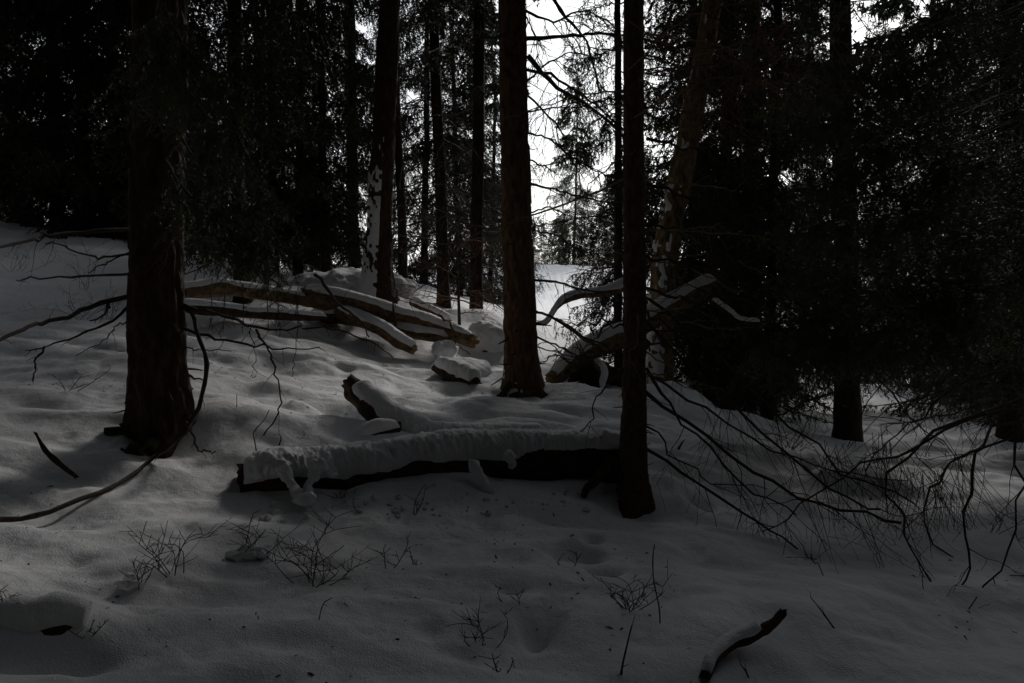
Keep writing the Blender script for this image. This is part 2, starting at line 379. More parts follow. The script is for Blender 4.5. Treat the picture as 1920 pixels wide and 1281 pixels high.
WALL_G = 'spruces of the dark wall of forest '
def zone(px): return 'left of the thick trunk' if px < 290 else 'between thick and snow-plastered trunks' if px < 705 else 'between snow-plastered and middle trunks' if px < 960 else 'just right of the leaning flaking trunk' if px < 1480 else 'behind the snow-dusted green boughs'
def wall_label(px): return 'dark spruce in the dense wall of forest ' + zone(px)
for px, d, key, sc_, label in [
    (110, 16, 'mid', 1.25, 'black dense spruce left of and behind the thick trunk, on the snowy rise'),
    (215, 15.5, 'low2', 1.2, 'dark spruce partly hidden by the thick trunk, below the crest of the rise'),
    (455, 10.5, 'slim', 1.25, 'tall dark spruce trunk just right of the hanging green boughs, bare low stem'),
    (612, 14, 'slim', .95, 'thin dark spruce stem left of the snow-plastered trunk'),
    (757, 14.5, 'lace', .85, 'slender straight dark stem close right of the snow-plastered trunk'),
    (832, 13.2, 'lace', 1.0, 'dark spruce stem midway between snow-plastered trunk and the central brown trunk'),
    (893, 12.2, 'lace', 1.0, 'grey spruce stem close left of the central brown trunk'),
    (1160, 12.5, 'slim', .85, 'dark spruce stem directly behind the thin lichen-twigged trunk'),
    (1365, 12.5, 'mid', 1.0, 'dense spruce right of the leaning flaking trunk, behind the snowy leaning log'),
    (1440, 10.2, 'slim', .9, 'dark spruce behind the drooping bare branches, left of the stout dark stem'),
    (1592, 8.8, 'lace', 1.3, 'stout dark spruce stem standing at the right edge of the snow slope'),
    (1890, 13.5, 'low', .95, 'big dark green spruce well right of the stout dark stem'),
    (1900, 9.2, 'lace', 1.2, 'dark tall spruce at the right border of the view')]:
    tree_px(px, d, key, label, None, sc_)
r2 = np.random.default_rng(21)
for px, d, key, sc_ in [(-10,18,'slim',1.4),(-90,17,'low',1.3),(165,14.8,'low2',1.2),(500,16.5,'low2',.85),(330,17,'low2',1.0),(495,21,'slim',1.05),(560,24,'slim',.9),(660,22,'slim',1.1),(560,13.5,'slim',.95),(668,16,'slim',1.1),(795,18.5,'low2',.9),(862,19,'low2',.8),(918,21,'low2',.7),(515,14.5,'slim',.95),
                        (1300,15,'slim',1.1),(1400,16,'low',1.1),(1420,14.5,'low2',1.1),(1720,20,'low',1.0),(1800,20,'low2',.9),(1960,16,'low',1.1),(-120,22,'low',1.1)]:
    tree_px(px, d, key, wall_label(px), WALL_G + zone(px), sc_)
for i in range(18):
    px = r2.uniform(-250, 2200); d = r2.uniform(30, 55)
    if 600 < px < 1400: continue
    tree_px(px, d, ['low', 'low2'][i % 2], 'far ' + wall_label(px), 'far ' + WALL_G + zone(px), r2.uniform(.8, 1.15))
tree_px(1075, 50, 'low', 'lone slim spruce standing just beyond the crest of the bright clearing', None, .78, name='lone_spruce')
for px, d, sc_ in [(985, 60, .30), (1000, 56, .26), (1016, 64, .34), (1030, 60, .25), (1046, 57, .32), (1058, 66, .36), (1092, 64, .40), (1106, 58, .34), (1122, 62, .5), (1140, 58, .55), (1152, 54, .6), (968, 62, .5), (945, 58, .6), (1175, 56, .7), (1200, 60, .8), (920, 60, .7)]:
    tree_px(px, d, 'low2', 'small far spruce in the row along the crest of the clearing', 'far spruces along the crest of the clearing', sc_)
# unseen spruces added round and behind the viewer to darken the front snow
n_off = 0
r3 = np.random.default_rng(5)
off = []
off += [(-2.2, -1.5), (1.9, -1.7), (-3.4, 1.0), (.1, -3.0), (-4.6, 2.6), (3.6, -.4)]
while len(off) < 80:
    a = r3.uniform(0, 2 * math.pi); d = 2.6 + 20 * r3.random() ** .8; x, y = d * math.sin(a), d * math.cos(a)
    if y > -2 and abs(x) < max(y, 0) * .66 + 5.0: continue
    if y > 2.5 and 0 < x < 14: continue
    if any((x - u) ** 2 + (y - w) ** 2 < 1.9 ** 2 for u, w in off): continue
    off.append((x, y))
for x, y in off:
    plant_tree(x, y, 'canopy' if math.hypot(x, y) < 13 else 'screen', 'unseen tall spruce added beyond the frame to shade the snow', 'unseen spruces added around the viewer for shade', r3.uniform(.9, 1.2))

# ------------------------------------------------------------------ near trees: trunks with bark relief, dead branches
def bark_trunk(s, line, radii, n=48, rings=220, amp=.012, fz=9.0, flare=0, lobes=5, m=0, seed=0, base_z=None):
    p = smooth_line(line, rings); r = np.interp(np.linspace(0, 1, rings), np.linspace(0, 1, len(radii)), radii)
    a = np.arange(n) * 2 * math.pi / n; R = r[:, None] * np.ones(n)
    zz = p[:, 2][:, None] * np.ones(n); A = a[None] * np.ones((rings, 1))
    q = np.stack([np.cos(A) * r[:, None] * 42, np.sin(A) * r[:, None] * 42, zz * fz], -1).reshape(-1, 3) + seed
    pl = vnoise(q).reshape(R.shape); pl2 = vnoise(q * 2.3 + 7).reshape(R.shape); low = vnoise(q * .22 + 3).reshape(R.shape)
    R = R + amp * (np.clip(pl * 2.2, -1, .8) + .45 * pl2) + amp * .8 * low
    if flare:
        b = p[0, 2] if base_z is None else base_z; h = np.clip(zz - b, 0, 9)
        R = R + flare * np.exp(-h * 5.5) * (1 + .55 * np.cos(A * lobes + seed + .8 * np.sin(A * 2)))
    T, S, U = frames(p)
    v = p[:, None] + R[..., None] * (np.cos(a)[None, :, None] * S[:, None] + np.sin(a)[None, :, None] * U[:, None])
    s.add(v, grid_tris(rings, n), m)
    return v
def crust(v, val, thick, seed=0):
    """snow stuck to a trunk surface v (rings, n, 3): lifted where val > 0, sunk under the bark elsewhere"""
    k, n, _ = v.shape; c = v.mean(1, keepdims=True); N = v - c; N /= np.linalg.norm(N, axis=-1, keepdims=True)
    nz = vnoise(v.reshape(-1, 3) * 40 + seed).reshape(k, n)
    o = v + N * (thick * np.clip(val * 2.5, -1, 1) * (.8 + .3 * nz))[..., None]
    T = grid_tris(k, n); kf = (val > 0).ravel(); T = T[kf[T].any(1)]
    s = Soup(); s.add(o, T); return s
def polyline(pxs, k=14, jit=0.0, rng=RNG):
    p = smooth_line([at(*q) for q in pxs], k)
    if jit: p[1:] += rng.normal(0, jit, (k - 1, 3))
    return p
def twiggy(s, p, r0, r1, nt=6, tl=.2, rng=RNG, m=0, down=.5, level=1, start=.2, sides=6, need=0, nm=1, knots=True, spread=1.0, ts=1.0):
    """a dead branch along p with side twigs"""
    k = len(p); t = np.linspace(0, 1, k); r = r0 + (r1 - r0) * t ** .8
    if knots: r = r * (1 + .18 * np.abs(rng.normal(size=k)))
    tube(s, p, r, sides, m, cap=True)
    T = np.gradient(p, axis=0); T /= np.linalg.norm(T, axis=1)[:, None] + 1e-9
    for i in range(nt):
        u = start + (1 - start) * (i + rng.random()) / max(nt, 1); b = np.array([np.interp(u, t, p[:, c]) for c in range(3)]); tt = np.array([np.interp(u, t, T[:, c]) for c in range(3)])
        d = tt * (.7 + .3 * rng.random()) + rng.normal(0, .65 * spread, 3) + np.array([0, 0, -down]); d /= np.linalg.norm(d)
        l = tl * (.45 + .9 * rng.random()) * (1.15 - .5 * u); v = np.linspace(0, 1, 6)[:, None]
        q = b + d * l * v + np.array([0, 0, -1]) * l * .25 * down * v ** 2 + np.cumsum(rng.normal(0, .025 * l, (6, 3)), 0) * (v > 0)
        rr = max(.0011, min(.0026, r0 * .35)) * ts
        if level > 1: twiggy(s, q, rr * 1.3, .0009 * ts, max(2, int(nt * .5)), l * .5, rng, m, down, level - 1, .2, 3, need, nm, False, 1.0, ts)
        else: tube(s, q, np.linspace(rr, .0009 * ts, 6), 3, m)
        if need: needles(s, q, need, .016 * ts, .0022 * ts, rng, nm, 1.1)
    return s
def treetop(parent, p0, scale=1.0):
    """the unseen crown of a near tree, added above the frame to shade the front"""
    o = obj('crown', TOP, parent); o.location = np.asarray(p0) - np.array(parent.location); o.scale = (scale,) * 3; o.rotation_euler = (0, 0, RNG.random() * 6)
    s = Soup(); z = np.linspace(-.3, 14 * scale, 14); tube(s, np.asarray(p0) + np.stack([0 * z, 0 * z, z], 1), np.linspace(.11, .015, 14), 10); part('upper_trunk', s, [BARK], parent)
def branch(parent, pxs, r0, r1, nt=6, tl=.2, mats=(TWIG,), jit=.006, **k):
    s = Soup(); rng = np.random.default_rng(int(abs(pxs[0][0] * 7 + pxs[0][1] * 13 + pxs[-1][0])))
    p = polyline(pxs, k.pop('k', 16), jit, rng); twiggy(s, p, r0, r1, nt, tl, rng, **k)
    return part('branch', s, list(mats), parent)

# --- thick spruce trunk on the left
LB = hit(292, 842); LB[1] += .15
lt = thing('spruce_tree', 'thick dark spruce trunk on the left with bare low branches', 'tree', LB)
d0 = dep(LB); s = Soup(); top = at(298, -1300, d0 + .1)
lv = bark_trunk(s, [LB - [0, 0, .25], at(293, 560, d0), at(300, 0, d0 + .05), top], [.165, .158, .155, .14], 64, 330, .013, 8.0, .08, 5, seed=3, base_z=LB[2] - .05)
part('trunk', s, [BARK], lt); treetop(lt, lv[-1].mean(0))
for pxs, r in [([(245, 800, d0 - .1), (190, 828, d0 - .15), (150, 838, d0 - .1)], .045), ([(300, 820, d0 - .2), (255, 845, d0 - .3), (225, 850, d0 - .33)], .05), ([(240, 790, d0), (215, 800, d0 + .05), (175, 822, d0 + .02)], .035)]:
    s = Soup(); p = polyline(pxs, 14, .01); tube(s, p, np.linspace(r, r * .35, 14), 9, cap=True, disp=lambda k, n: 1 + .2 * RNG.normal(size=(k, n))); part('root', s, [MOSS], lt)
D = d0
branch(lt, [(255,553,D),(170,575,D-.1),(130,592,D-.2),(80,605,D-.35),(40,620,D-.5),(-40,650,D-.8)], .016, .008, 3, .15)
branch(lt, [(200,568,D-.06),(205,575,D-.1),(195,590,D-.12),(170,602,D-.15)], .010, .004, 4, .06)
branch(lt, [(250,570,D),(200,608,D-.1),(140,632,D-.2),(85,650,D-.25),(45,657,D-.3)], .010, .003, 6, .07)
branch(lt, [(84,650,D-.25),(70,672,D-.25),(66,690,D-.25),(60,715,D-.25)], .007, .003, 6, .05)
branch(lt, [(245,602,D),(220,610,D-.1),(190,640,D-.15),(140,666,D-.2)], .005, .002, 3, .08)
branch(lt, [(250,513,D),(150,519,D+.2),(60,521,D+.5),(30,526,D+.6)], .009, .004, 3, .1)
branch(lt, [(250,478,D),(200,482,D-.1),(160,478,D-.2),(120,462,D-.3),(85,452,D-.4)], .008, .003, 4, .12)
branch(lt, [(250,468,D),(200,492,D-.15),(165,512,D-.2)], .006, .003, 3, .12)
branch(lt, [(240,430,D+.2),(110,440,D-.2),(60,452,D-.4),(-30,466,D-.8)], .013, .007, 3, .2)
branch(lt, [(345,578,D),(362,592,D-.1),(372,635,D-.15),(388,690,D-.2),(380,735,D-.25),(362,785,D-.3),(340,820,D-.42),(290,858,dep(hit(290,858))-.12),(210,915,dep(hit(210,915))-.12),(130,945,dep(hit(130,945))-.12),(60,968,dep(hit(60,968))-.12),(0,975,dep(hit(0,975))-.12),(-60,980,dep(hit(0,975))-.3)], .012, .011, 8, .07, k=30, jit=.004)
branch(lt, [(348,792,D-.3),(362,815,D-.35),(372,840,D-.38),(388,845,D-.4),(405,848,D-.45)], .007, .003, 5, .05)
branch(lt, [(345,572,D),(400,588,D-.1),(470,612,D-.2),(520,618,D-.3),(565,613,D-.4)], .011, .004, 4, .2)
branch(lt, [(345,616,D),(400,634,D-.1),(470,646,D-.2),(530,655,D-.3),(600,653,D-.4)], .010, .003, 5, .2)
branch(lt, [(345,652,D),(380,655,D-.1),(435,660,D-.2)], .005, .002, 2, .08)
branch(lt, [(480,618,D-.25),(495,645,D-.3),(510,672,D-.35),(518,705,D-.4),(524,745,D-.4),(520,780,D-.42),(492,815,D-.45)], .0065, .003, 5, .14, k=22)
branch(lt, [(556,560,D-.4),(556,620,D-.4),(552,680,D-.4),(548,708,D-.4)], .002, .0015, 2, .1)
branch(lt, [(470,615,D-.2),(476,660,D-.2),(480,700,D-.22),(470,706,D-.22)], .0025, .0015, 4, .08)
for x in (395, 420, 455, 500, 520, 555):   # small green sprays hanging from the low dead branch
    s = Soup(); rr = np.random.default_rng(x); p = smooth_line([at(x, 545, D - .3), at(x + 2, 580, D - .3), at(x + rr.normal() * 5, 605 + 20 * rr.random(), D - .32)], 8)
    tube(s, p, np.linspace(.003, .0015, 8), 4); needles(s, p, 240, .017, .0022, rr, 1)
    for j in range(5):
        b = p[2 + j]; q = np.stack([b, b + [rr.normal() * .03, rr.normal() * .02, -.04], b + [rr.normal() * .05, 0, -.09]]); tube(s, q, .0012, 3); needles(s, q, 260, .016, .0022, rr, 1)
    part('green_spray', s, [TWIG, NEEDLE], lt)
# the hanging green boughs in front of the thick trunk
def hanging_bough(parent, pxs, n, lmin, lmax, rng, mats, r0=.008, name='green_bough', need=230, sub=5, nl=.018, nw=.0024, jit=.004, out=.35):
    s = Soup(); p = polyline(pxs, 18, jit, rng); tube(s, p, np.linspace(r0, .002, 18), 5)
    t = np.linspace(0, 1, 18)
    for i in range(n):
        u = .08 + .92 * rng.random(); b = np.array([np.interp(u, t, p[:, c]) for c in range(3)]); l = rng.uniform(lmin, lmax)
        e = np.array([rng.normal() * out, rng.normal() * out, -1.0]); v = np.linspace(0, 1, 7)[:, None]
        q = b + (e * np.array([1, 1, .9])) * l * v + np.cumsum(rng.normal(0, .012 * l, (7, 3)), 0)
        tube(s, q, np.linspace(.0022, .001, 7), 3); needles(s, q, need, nl, nw, rng, 1, 1.1)
        for j in range(sub):
            w = rng.integers(1, 6); b2 = q[w]; l2 = l * (.2 + .35 * rng.random())
            e2 = np.array([rng.normal() * .6, rng.normal() * .6, -.7]); q2 = b2 + e2 * l2 * np.linspace(0, 1, 4)[:, None] + np.array([0, 0, -.15]) * l2 * np.linspace(0, 1, 4)[:, None] ** 2
            tube(s, q2, .001, 3); needles(s, q2, need, nl, nw, rng, 1, 1.1)
    return part(name, s, mats, parent)
rg = np.random.default_rng(3)
D = d0 - .7
for pxs, n, a, b in [([(300, 90, D), (360, 150, D - .1), (430, 230, D - .2), (480, 330, D - .3), (500, 400, D - .3)], 22, .15, .4),
                     ([(300, 180, D), (340, 260, D - .15), (390, 340, D - .2), (440, 390, D - .25), (500, 430, D - .2)], 22, .12, .34),
                     ([(310, 300, D), (350, 360, D - .2), (410, 400, D - .25), (470, 430, D - .25), (535, 470, D - .2)], 30, .12, .30),
                     ([(320, 330, D), (360, 410, D - .2), (420, 450, D - .3), (490, 480, D - .3)], 26, .08, .22),
                     ([(290, -30, D), (330, 60, D - .2), (370, 120, D - .3), (420, 150, D - .3)], 18, .15, .5),
                     ([(300, -40, D), (290, 30, D - .35), (300, 90, D - .5), (330, 140, D - .6)], 24, .15, .5),
                     ([(320, 40, D), (390, 80, D - .2), (450, 160, D - .3), (490, 230, D - .3)], 24, .15, .4), ([(330, 140, D), (380, 210, D - .35), (400, 270, D - .4)], 20, .1, .3)]:
    hanging_bough(lt, pxs, int(n * 1.3), a, b, rg, [TWIG, NEEDLE_NEAR], nl=.021, nw=.0042)
for pxs in [[(355, 400, D - .2), (330, 430, D - .25), (315, 470, D - .25), (300, 520, D - .25)], [(340, 120, D), (320, 170, D - .2), (300, 210, D - .2), (270, 250, D - .2)], [(360, 160, D - .2), (330, 100, D - .2), (340, 60, D), (300, 20, D)]]:
    branch(lt, pxs, .004, .002, 6, .15, (TWIG_RED,))

# --- middle trunk
MB = hit(985, 742); MB[1] += .1; dm = dep(MB)
mt = thing('spruce_tree', 'straight brown spruce trunk in the middle beside the bright clearing', 'tree', MB)
s = Soup()
mv = bark_trunk(s, [MB - [0, 0, .25], at(975, 600, dm), at(962, 100, dm), at(955, -650, dm)], [.17, .155, .13, .11], 56, 300, .009, 9, .07, 5, seed=11, base_z=MB[2] - .05)
part('trunk', s, [BARK_LIT], mt); treetop(mt, mv[-1].mean(0))
h = mv[..., 2] - MB[2]; nz = vnoise(mv.reshape(-1, 3) * [14, 14, 18] + 5).reshape(h.shape) + .6 * vnoise(mv.reshape(-1, 3) * [30, 30, 40] + 5).reshape(h.shape)
left = (mv[..., 0] - mv.mean(1, keepdims=True)[..., 0])
keep = np.minimum(nz - .15 - np.abs(h) * 2.0, .06 - left * 3)
part('snow_crust', crust(mv, keep, .014, 4), [SNOW], mt)
for pxs, r in [([(1005, 725, dm), (1020, 742, dm - .1), (1040, 752, dm - .15)], .05), ([(960, 720, dm - .1), (945, 735, dm - .2), (935, 745, dm - .25)], .045)]:
    s = Soup(); p = polyline(pxs, 12, .005); tube(s, p, np.linspace(r, r * .4, 12), 9, cap=True); part('root', s, [MOSS], mt)
D = dm
for pxs, r0, r1, nt_, tl in [
    ([(985,20,D),(1040,40,D-.4),(1090,20,D-.7),(1140,40,D-.9)], .012, .005, 12, .5), ([(990,150,D),(1040,110,D+.4),(1090,100,D+.7),(1150,130,D+.9)], .010, .004, 12, .5),
    ([(990,210,D),(1050,200,D+.5),(1110,180,D+.9)], .009, .004, 12, .5), ([(992,400,D),(1030,390,D+.4),(1080,410,D+.8),(1130,430,D+1)], .009, .004, 10, .45),
    ([(985,72,D),(1050,70,D+.1),(1110,64,D+.2),(1170,66,D+.3)], .020, .010, 10, .5),
    ([(990,105,D),(1040,160,D+.2),(1090,190,D+.3),(1150,235,D+.4),(1200,290,D+.5)], .022, .010, 12, .5),
    ([(985,130,D),(1030,140,D-.3),(1080,170,D-.5),(1120,200,D-.6),(1190,260,D-.7)], .016, .006, 12, .5),
    ([(1025,-20,D+.3),(1060,30,D+.2),(1095,70,D+.2),(1120,150,D+.1),(1130,200,D)], .018, .005, 12, .5),
    ([(990,180,D),(1040,230,D-.2),(1062,270,D-.2),(1085,330,D-.1)], .010, .004, 10, .4),
    ([(992,250,D),(1030,262,D-.3),(1080,300,D-.5),(1140,330,D-.7)], .010, .004, 12, .4),
    ([(992,300,D),(1020,310,D+.3),(1060,290,D+.6),(1110,270,D+.8)], .008, .003, 10, .4),
    ([(995,345,D),(1040,355,D-.1),(1100,372,D-.2),(1170,380,D-.3)], .013, .005, 10, .4),
    ([(998,430,D),(1040,440,D-.2),(1090,470,D-.4),(1150,480,D-.5)], .009, .004, 8, .35),
    ([(1000,525,D),(1050,530,D-.2),(1100,545,D-.35),(1160,545,D-.5)], .013, .006, 6, .3),
    ([(1000,582,D),(1040,598,D-.2),(1080,625,D-.4),(1140,650,D-.5)], .014, .006, 8, .3),
    ([(1002,630,D),(1050,650,D-.2),(1090,668,D-.4),(1150,665,D-.5)], .010, .004, 8, .25),
    ([(1002,650,D),(1040,660,D-.1),(1085,672,D-.2),(1130,668,D-.2)], .007, .003, 6, .2),
    ([(945,68,D),(900,72,D-.1),(870,66,D-.2)], .010, .004, 6, .3), ([(945,172,D),(905,178,D+.2)], .008, .004, 5, .3),
    ([(945,330,D),(910,310,D+.2),(885,280,D+.3)], .008, .003, 6, .3), ([(980,20,D),(1000,60,D-.3),(1010,120,D-.5)], .010, .003, 10, .4)]:
    branch(mt, pxs, r0, r1, int(nt_ * 1.1), tl, (TWIG, NEEDLE), level=2, need=20, ts=1.8)

# --- thin trunk on the right with drooping dead branches
RB = hit(1190, 962); RB[1] += .05; dr = dep(RB)
rt = thing('spruce_tree', 'thin spruce trunk right of centre with long drooping bare branches', 'tree', RB)
s = Soup()
rv = bark_trunk(s, [RB - [0, 0, .2], at(1188, 850, dr), at(1190, 600, dr), at(1188, 100, dr), at(1186, -1300, dr)], [.082, .073, .068, .060, .05], 44, 300, .004, 12, .045, 4, seed=23, base_z=RB[2] - .04)
part('trunk', s, [BARK2], rt); treetop(rt, rv[-1].mean(0), .8)
h = rv[..., 2] - RB[2]
s = Soup(); p = polyline([(1160, 865, dr - .02), (1135, 880, dr - .06), (1110, 905, dr - .1), (1092, 930, dr - .12)], 14, .004)
tube(s, p, np.linspace(.045, .018, 14), 9, cap=True); part('root', s, [MOSS], rt)
D = dr
for i, (pxs, r0, r1, nt_, tl) in enumerate([
    ([(1210,735,D),(1300,800,D-.1),(1400,880,D-.25),(1500,940,D-.4),(1600,965,D-.5),(1690,978,D-.6)], .011, .006, 16, .35),
    ([(1210,600,D),(1290,680,D-.15),(1380,770,D-.3),(1480,860,D-.4),(1580,930,D-.5),(1650,960,D-.6)], .009, .005, 18, .35),
    ([(1212,690,D),(1260,760,D-.1),(1330,840,D-.2),(1420,920,D-.3),(1500,965,D-.4)], .009, .003, 14, .3),
    ([(1212,842,D),(1290,890,D-.15),(1380,950,D-.3),(1450,995,D-.4),(1520,1045,D-.55),(1510,1040,D-.55)], .009, .003, 10, .25),
    ([(1215,560,D),(1320,640,D-.2),(1440,760,D-.35),(1580,880,D-.5),(1720,950,D-.6)], .010, .004, 18, .4),
    ([(1213,800,D),(1270,860,D-.1),(1340,900,D-.2),(1440,915,D-.3)], .006, .002, 10, .25),
    ([(1213,700,D),(1320,770,D+.3),(1450,840,D+.4),(1560,880,D+.4),(1700,900,D+.3)], .008, .003, 16, .35),
    ([(1213,480,D),(1300,500,D-.1),(1400,540,D-.2),(1480,560,D-.2)], .009, .004, 8, .3),
    ([(1213,260,D),(1300,280,D-.1),(1380,320,D-.2),(1460,335,D-.2)], .009, .004, 8, .3),
    ([(1213,345,D),(1290,370,D-.1),(1390,400,D-.2),(1480,405,D-.2)], .009, .004, 8, .3),
    ([(1213,420,D),(1280,440,D+.2),(1350,470,D+.4),(1430,520,D+.6)], .009, .004, 8, .3),
    ([(1213,540,D),(1280,560,D+.2),(1340,600,D+.4),(1400,650,D+.6)], .009, .004, 8, .3),
    ([(1170,600,D),(1110,605,D+.1),(1050,612,D+.2)], .006, .003, 4, .1), ([(1170,610,D),(1120,618,D-.1),(1105,618,D-.1)], .006, .003, 3, .1),
    ([(1170,690,D),(1130,735,D-.1),(1110,780,D-.15),(1085,820,D-.2)], .006, .002, 6, .15),
    ([(1215,585,D),(1260,620,D-.2),(1330,655,D-.4)], .007, .003, 8, .25),
    ([(1215,640,D),(1270,650,D+.2),(1330,690,D+.5)], .007, .003, 8, .25)]):
    branch(rt, pxs, r0, r1, int(nt_ * .7), tl * 1.25, (TWIG,), level=2 if i < 7 else 1, down=.35, spread=.75, jit=.013, k=13)
for pxs, r0, nt_, tl in [([(1178,330,D),(1090,372,D-.3),(1000,400,D-.5),(920,428,D-.6),(870,415,D-.65),(818,392,D-.7)], .007, 9, .22), ([(1000,402,D-.5),(930,440,D-.6),(890,478,D-.65),(878,485,D-.65)], .004, 4, .12),
                     ([(1195,590,D-.1),(1195,640,D-.12),(1180,665,D-.15),(1190,690,D-.15),(1203,715,D-.15)], .005, 3, .06), ([(1212,660,D),(1260,690,D-.1),(1300,712,D-.2),(1335,728,D-.25)], .005, 4, .15),
                     ([(1212,700,D),(1250,705,D-.1),(1290,728,D-.2),(1350,728,D-.25)], .005, 3, .12), ([(1380,490,D+1),(1430,510,D+1),(1472,530,D+1)], .006, 2, .1)]:
    branch(rt, pxs, r0, .0018, nt_, tl, (LICHEN,), down=.5)
for pxs, nt_ in [([(1180,40,D-.3),(1260,90,D-.7),(1330,100,D-1.0),(1450,60,D-1.2)], 16), ([(1180,130,D-.2),(1250,60,D-.6),(1330,20,D-.9),(1480,-10,D-1.2)], 16), ([(1190,220,D-.2),(1280,170,D-.7),(1370,140,D-1),(1470,150,D-1.1),(1640,90,D-1.1)], 16),
               ([(1430,-20,D-1),(1420,80,D-1),(1390,150,D-1),(1380,230,D-1)], 8), ([(1190,280,D-.3),(1120,330,D-.5),(1080,390,D-.7)], 8), ([(1200,150,D-.3),(1280,200,D-.8),(1340,210,D-1)], 14), ([(1500,0,D-.9),(1470,60,D-.9),(1400,130,D-1),(1350,180,D-1)], 12),
               ([(1600,-20,D-.8),(1560,60,D-.9),(1480,100,D-1),(1410,160,D-1.1)], 12)]:
    branch(rt, pxs, .0045, .0015, nt_, .35, (TWIG_RED,), down=.35, level=2)

rw = np.random.default_rng(52)
for i in range(30):          # fine dead side branches all the way up the thin trunk
    y = rw.uniform(-20, 720); sd = 1 if rw.random() < .72 else -1; l = rw.uniform(60, 240); dy = rw.uniform(-.1, .45); x = 1190 + sd * 18; dd = rw.uniform(-.5, .5)
    branch(rt, [(x, y, D), (x + sd * l * .4, y + l * dy * .25, D + dd * .4), (x + sd * l * .75, y + l * dy * .7, D + dd * .8), (x + sd * l, y + l * dy * 1.15, D + dd)], rw.uniform(.004, .007), .0018, rw.integers(5, 11), .22, ((TWIG, LICHEN, TWIG_RED)[rw.integers(3)],), down=.3, spread=.9)
# bare branches reaching in from a spruce beyond the right border
ob = at(2150, 900, 5.2); ot = thing('spruce_tree', 'spruce beyond the right border whose bare arched branches hang into view', 'tree', (ob[0], ob[1], gz(ob[0], ob[1])))
s = Soup(); bark_trunk(s, [np.array(ot.location) - [0, 0, .3], np.array(ot.location) + [0, 0, 2], np.array(ot.location) + [.1, 0, 9]], [.13, .12, .07], 24, 120, .006, 9, .05, 4, seed=31, base_z=ot.location[2]); part('trunk', s, [BARK2], ot)
D = 4.2
for pxs, r0, r1, nt_, tl in [([(2150,780,5.0),(2000,760,4.6),(1900,790,D),(1830,830,D-.1),(1822,880,D-.15),(1805,940,D-.2),(1815,1010,D-.25),(1820,1060,D-.3),(1800,1105,D-.35),(1740,1135,D-.4),(1660,1140,D-.4)], .009, .003, 9, .28),
    ([(1815,1100,D-.33),(1840,1150,D-.4),(1880,1180,D-.45),(1960,1200,D-.5)], .005, .003, 4, .15),
    ([(2150,700,5.0),(1980,720,4.6),(1920,760,D),(1905,850,D-.1),(1910,930,D-.2),(1895,1040,D-.3),(1840,1120,D-.4),(1780,1170,D-.5)], .008, .003, 10, .3),
    ([(2150,650,5.0),(1950,740,4.7),(1740,820,4.3),(1660,900,4.2),(1690,960,4.1),(1700,1020,4.0),(1740,1080,3.9),(1770,1130,3.85),(1870,1190,3.8)], .009, .002, 14, .3),
    ([(2150,680,5.0),(1900,760,4.7),(1780,800,4.5),(1700,850,4.4),(1600,880,4.3),(1500,950,4.2),(1440,1000,4.2)], .010, .003, 16, .3),
    ([(2150,720,5.0),(1850,830,4.7),(1760,900,4.5),(1730,960,4.4),(1800,1060,4.3),(1960,1110,4.2)], .008, .003, 16, .3),
    ([(2150,640,5.0),(1850,700,4.7),(1720,790,4.5),(1640,850,4.4),(1620,900,4.4)], .008, .002, 16, .3),
    ([(1520,1040,3.9),(1540,1080,3.85),(1580,1120,3.8),(1605,1140,3.8)], .003, .0015, 6, .12)]:
    branch(ot, pxs, r0, r1, int(nt_ * .8), tl * 1.2, (TWIG,), level=2, down=.3, spread=.9, k=18, jit=.014)
for j, (x, y) in enumerate([(1700, 880), (1740, 900), (1780, 920), (1800, 870), (1560, 850), (1640, 830)]):
    rr = np.random.default_rng(90 + j); s = Soup(); b0 = at(x, y, 4.8)
    for i in range(22):
        e = np.array([rr.normal() * .45 + .15, rr.normal() * .3, -1]); l = rr.uniform(.2, .55); v = np.linspace(0, 1, 6)[:, None]
        tube(s, b0 + [rr.normal() * .06, 0, .05 * rr.normal()] + e * l * v + np.array([rr.normal() * .3, 0, 0]) * l * v ** 2, np.linspace(.002, .0008, 6), 3)
    part('twig_cluster', s, [TWIG], ot)

# --- leafy green spruce boughs close on the right
gb = at(2010, 900, 7.4); gt = thing('spruce_tree', 'green spruce with snow-dusted boughs filling the right side', 'tree', (gb[0], gb[1], gz(gb[0], gb[1])))
cr_ = obj('crown', PROTO['mid'][1], gt); cr_.scale = (.56, .56, .56); cr_.location = (0, 0, .7); cr_.rotation_euler = (0, 0, 2.0)
s = Soup(); g0 = np.array(gt.location); bark_trunk(s, [g0 - [0, 0, .3], g0 + [0, 0, 3], g0 + [0, 0, 12]], [.09, .08, .04], 24, 120, .006, 9, .03, 4, seed=37, base_z=g0[2]); part('trunk', s, [BARK], gt)
rg = np.random.default_rng(12); D = 6.2
GB = [(1480, 350, 1660, 345), (1450, 520, 1640, 480), (1660, 450, 1880, 455), (1640, 490, 1840, 480), (1420, 640, 1620, 600), (1500, 250, 1700, 200), (1600, 280, 1720, 270), (1650, 640, 1850, 620), (1450, 160, 1650, 80), (1560, 420, 1750, 400), (1380, 80, 1600, 10), (1400, 440, 1600, 380), (1850, 560, 1700, 540), (1900, 300, 1780, 330), (1480, 700, 1640, 660), (1700, 740, 1850, 700), (1560, 110, 1720, 60), (1880, 700, 1760, 640)]
for j in range(20):
    x0, y0 = rg.uniform(1400, 1720), rg.uniform(20, 690); GB.append((x0, y0, x0 + rg.uniform(90, 190), y0 - rg.uniform(0, 70)))
for j in range(16):
    x0, y0 = rg.uniform(1490, 1640), rg.uniform(0, 640); GB.append((x0, y0, x0 + rg.uniform(60, 130), y0 - rg.uniform(0, 40)))
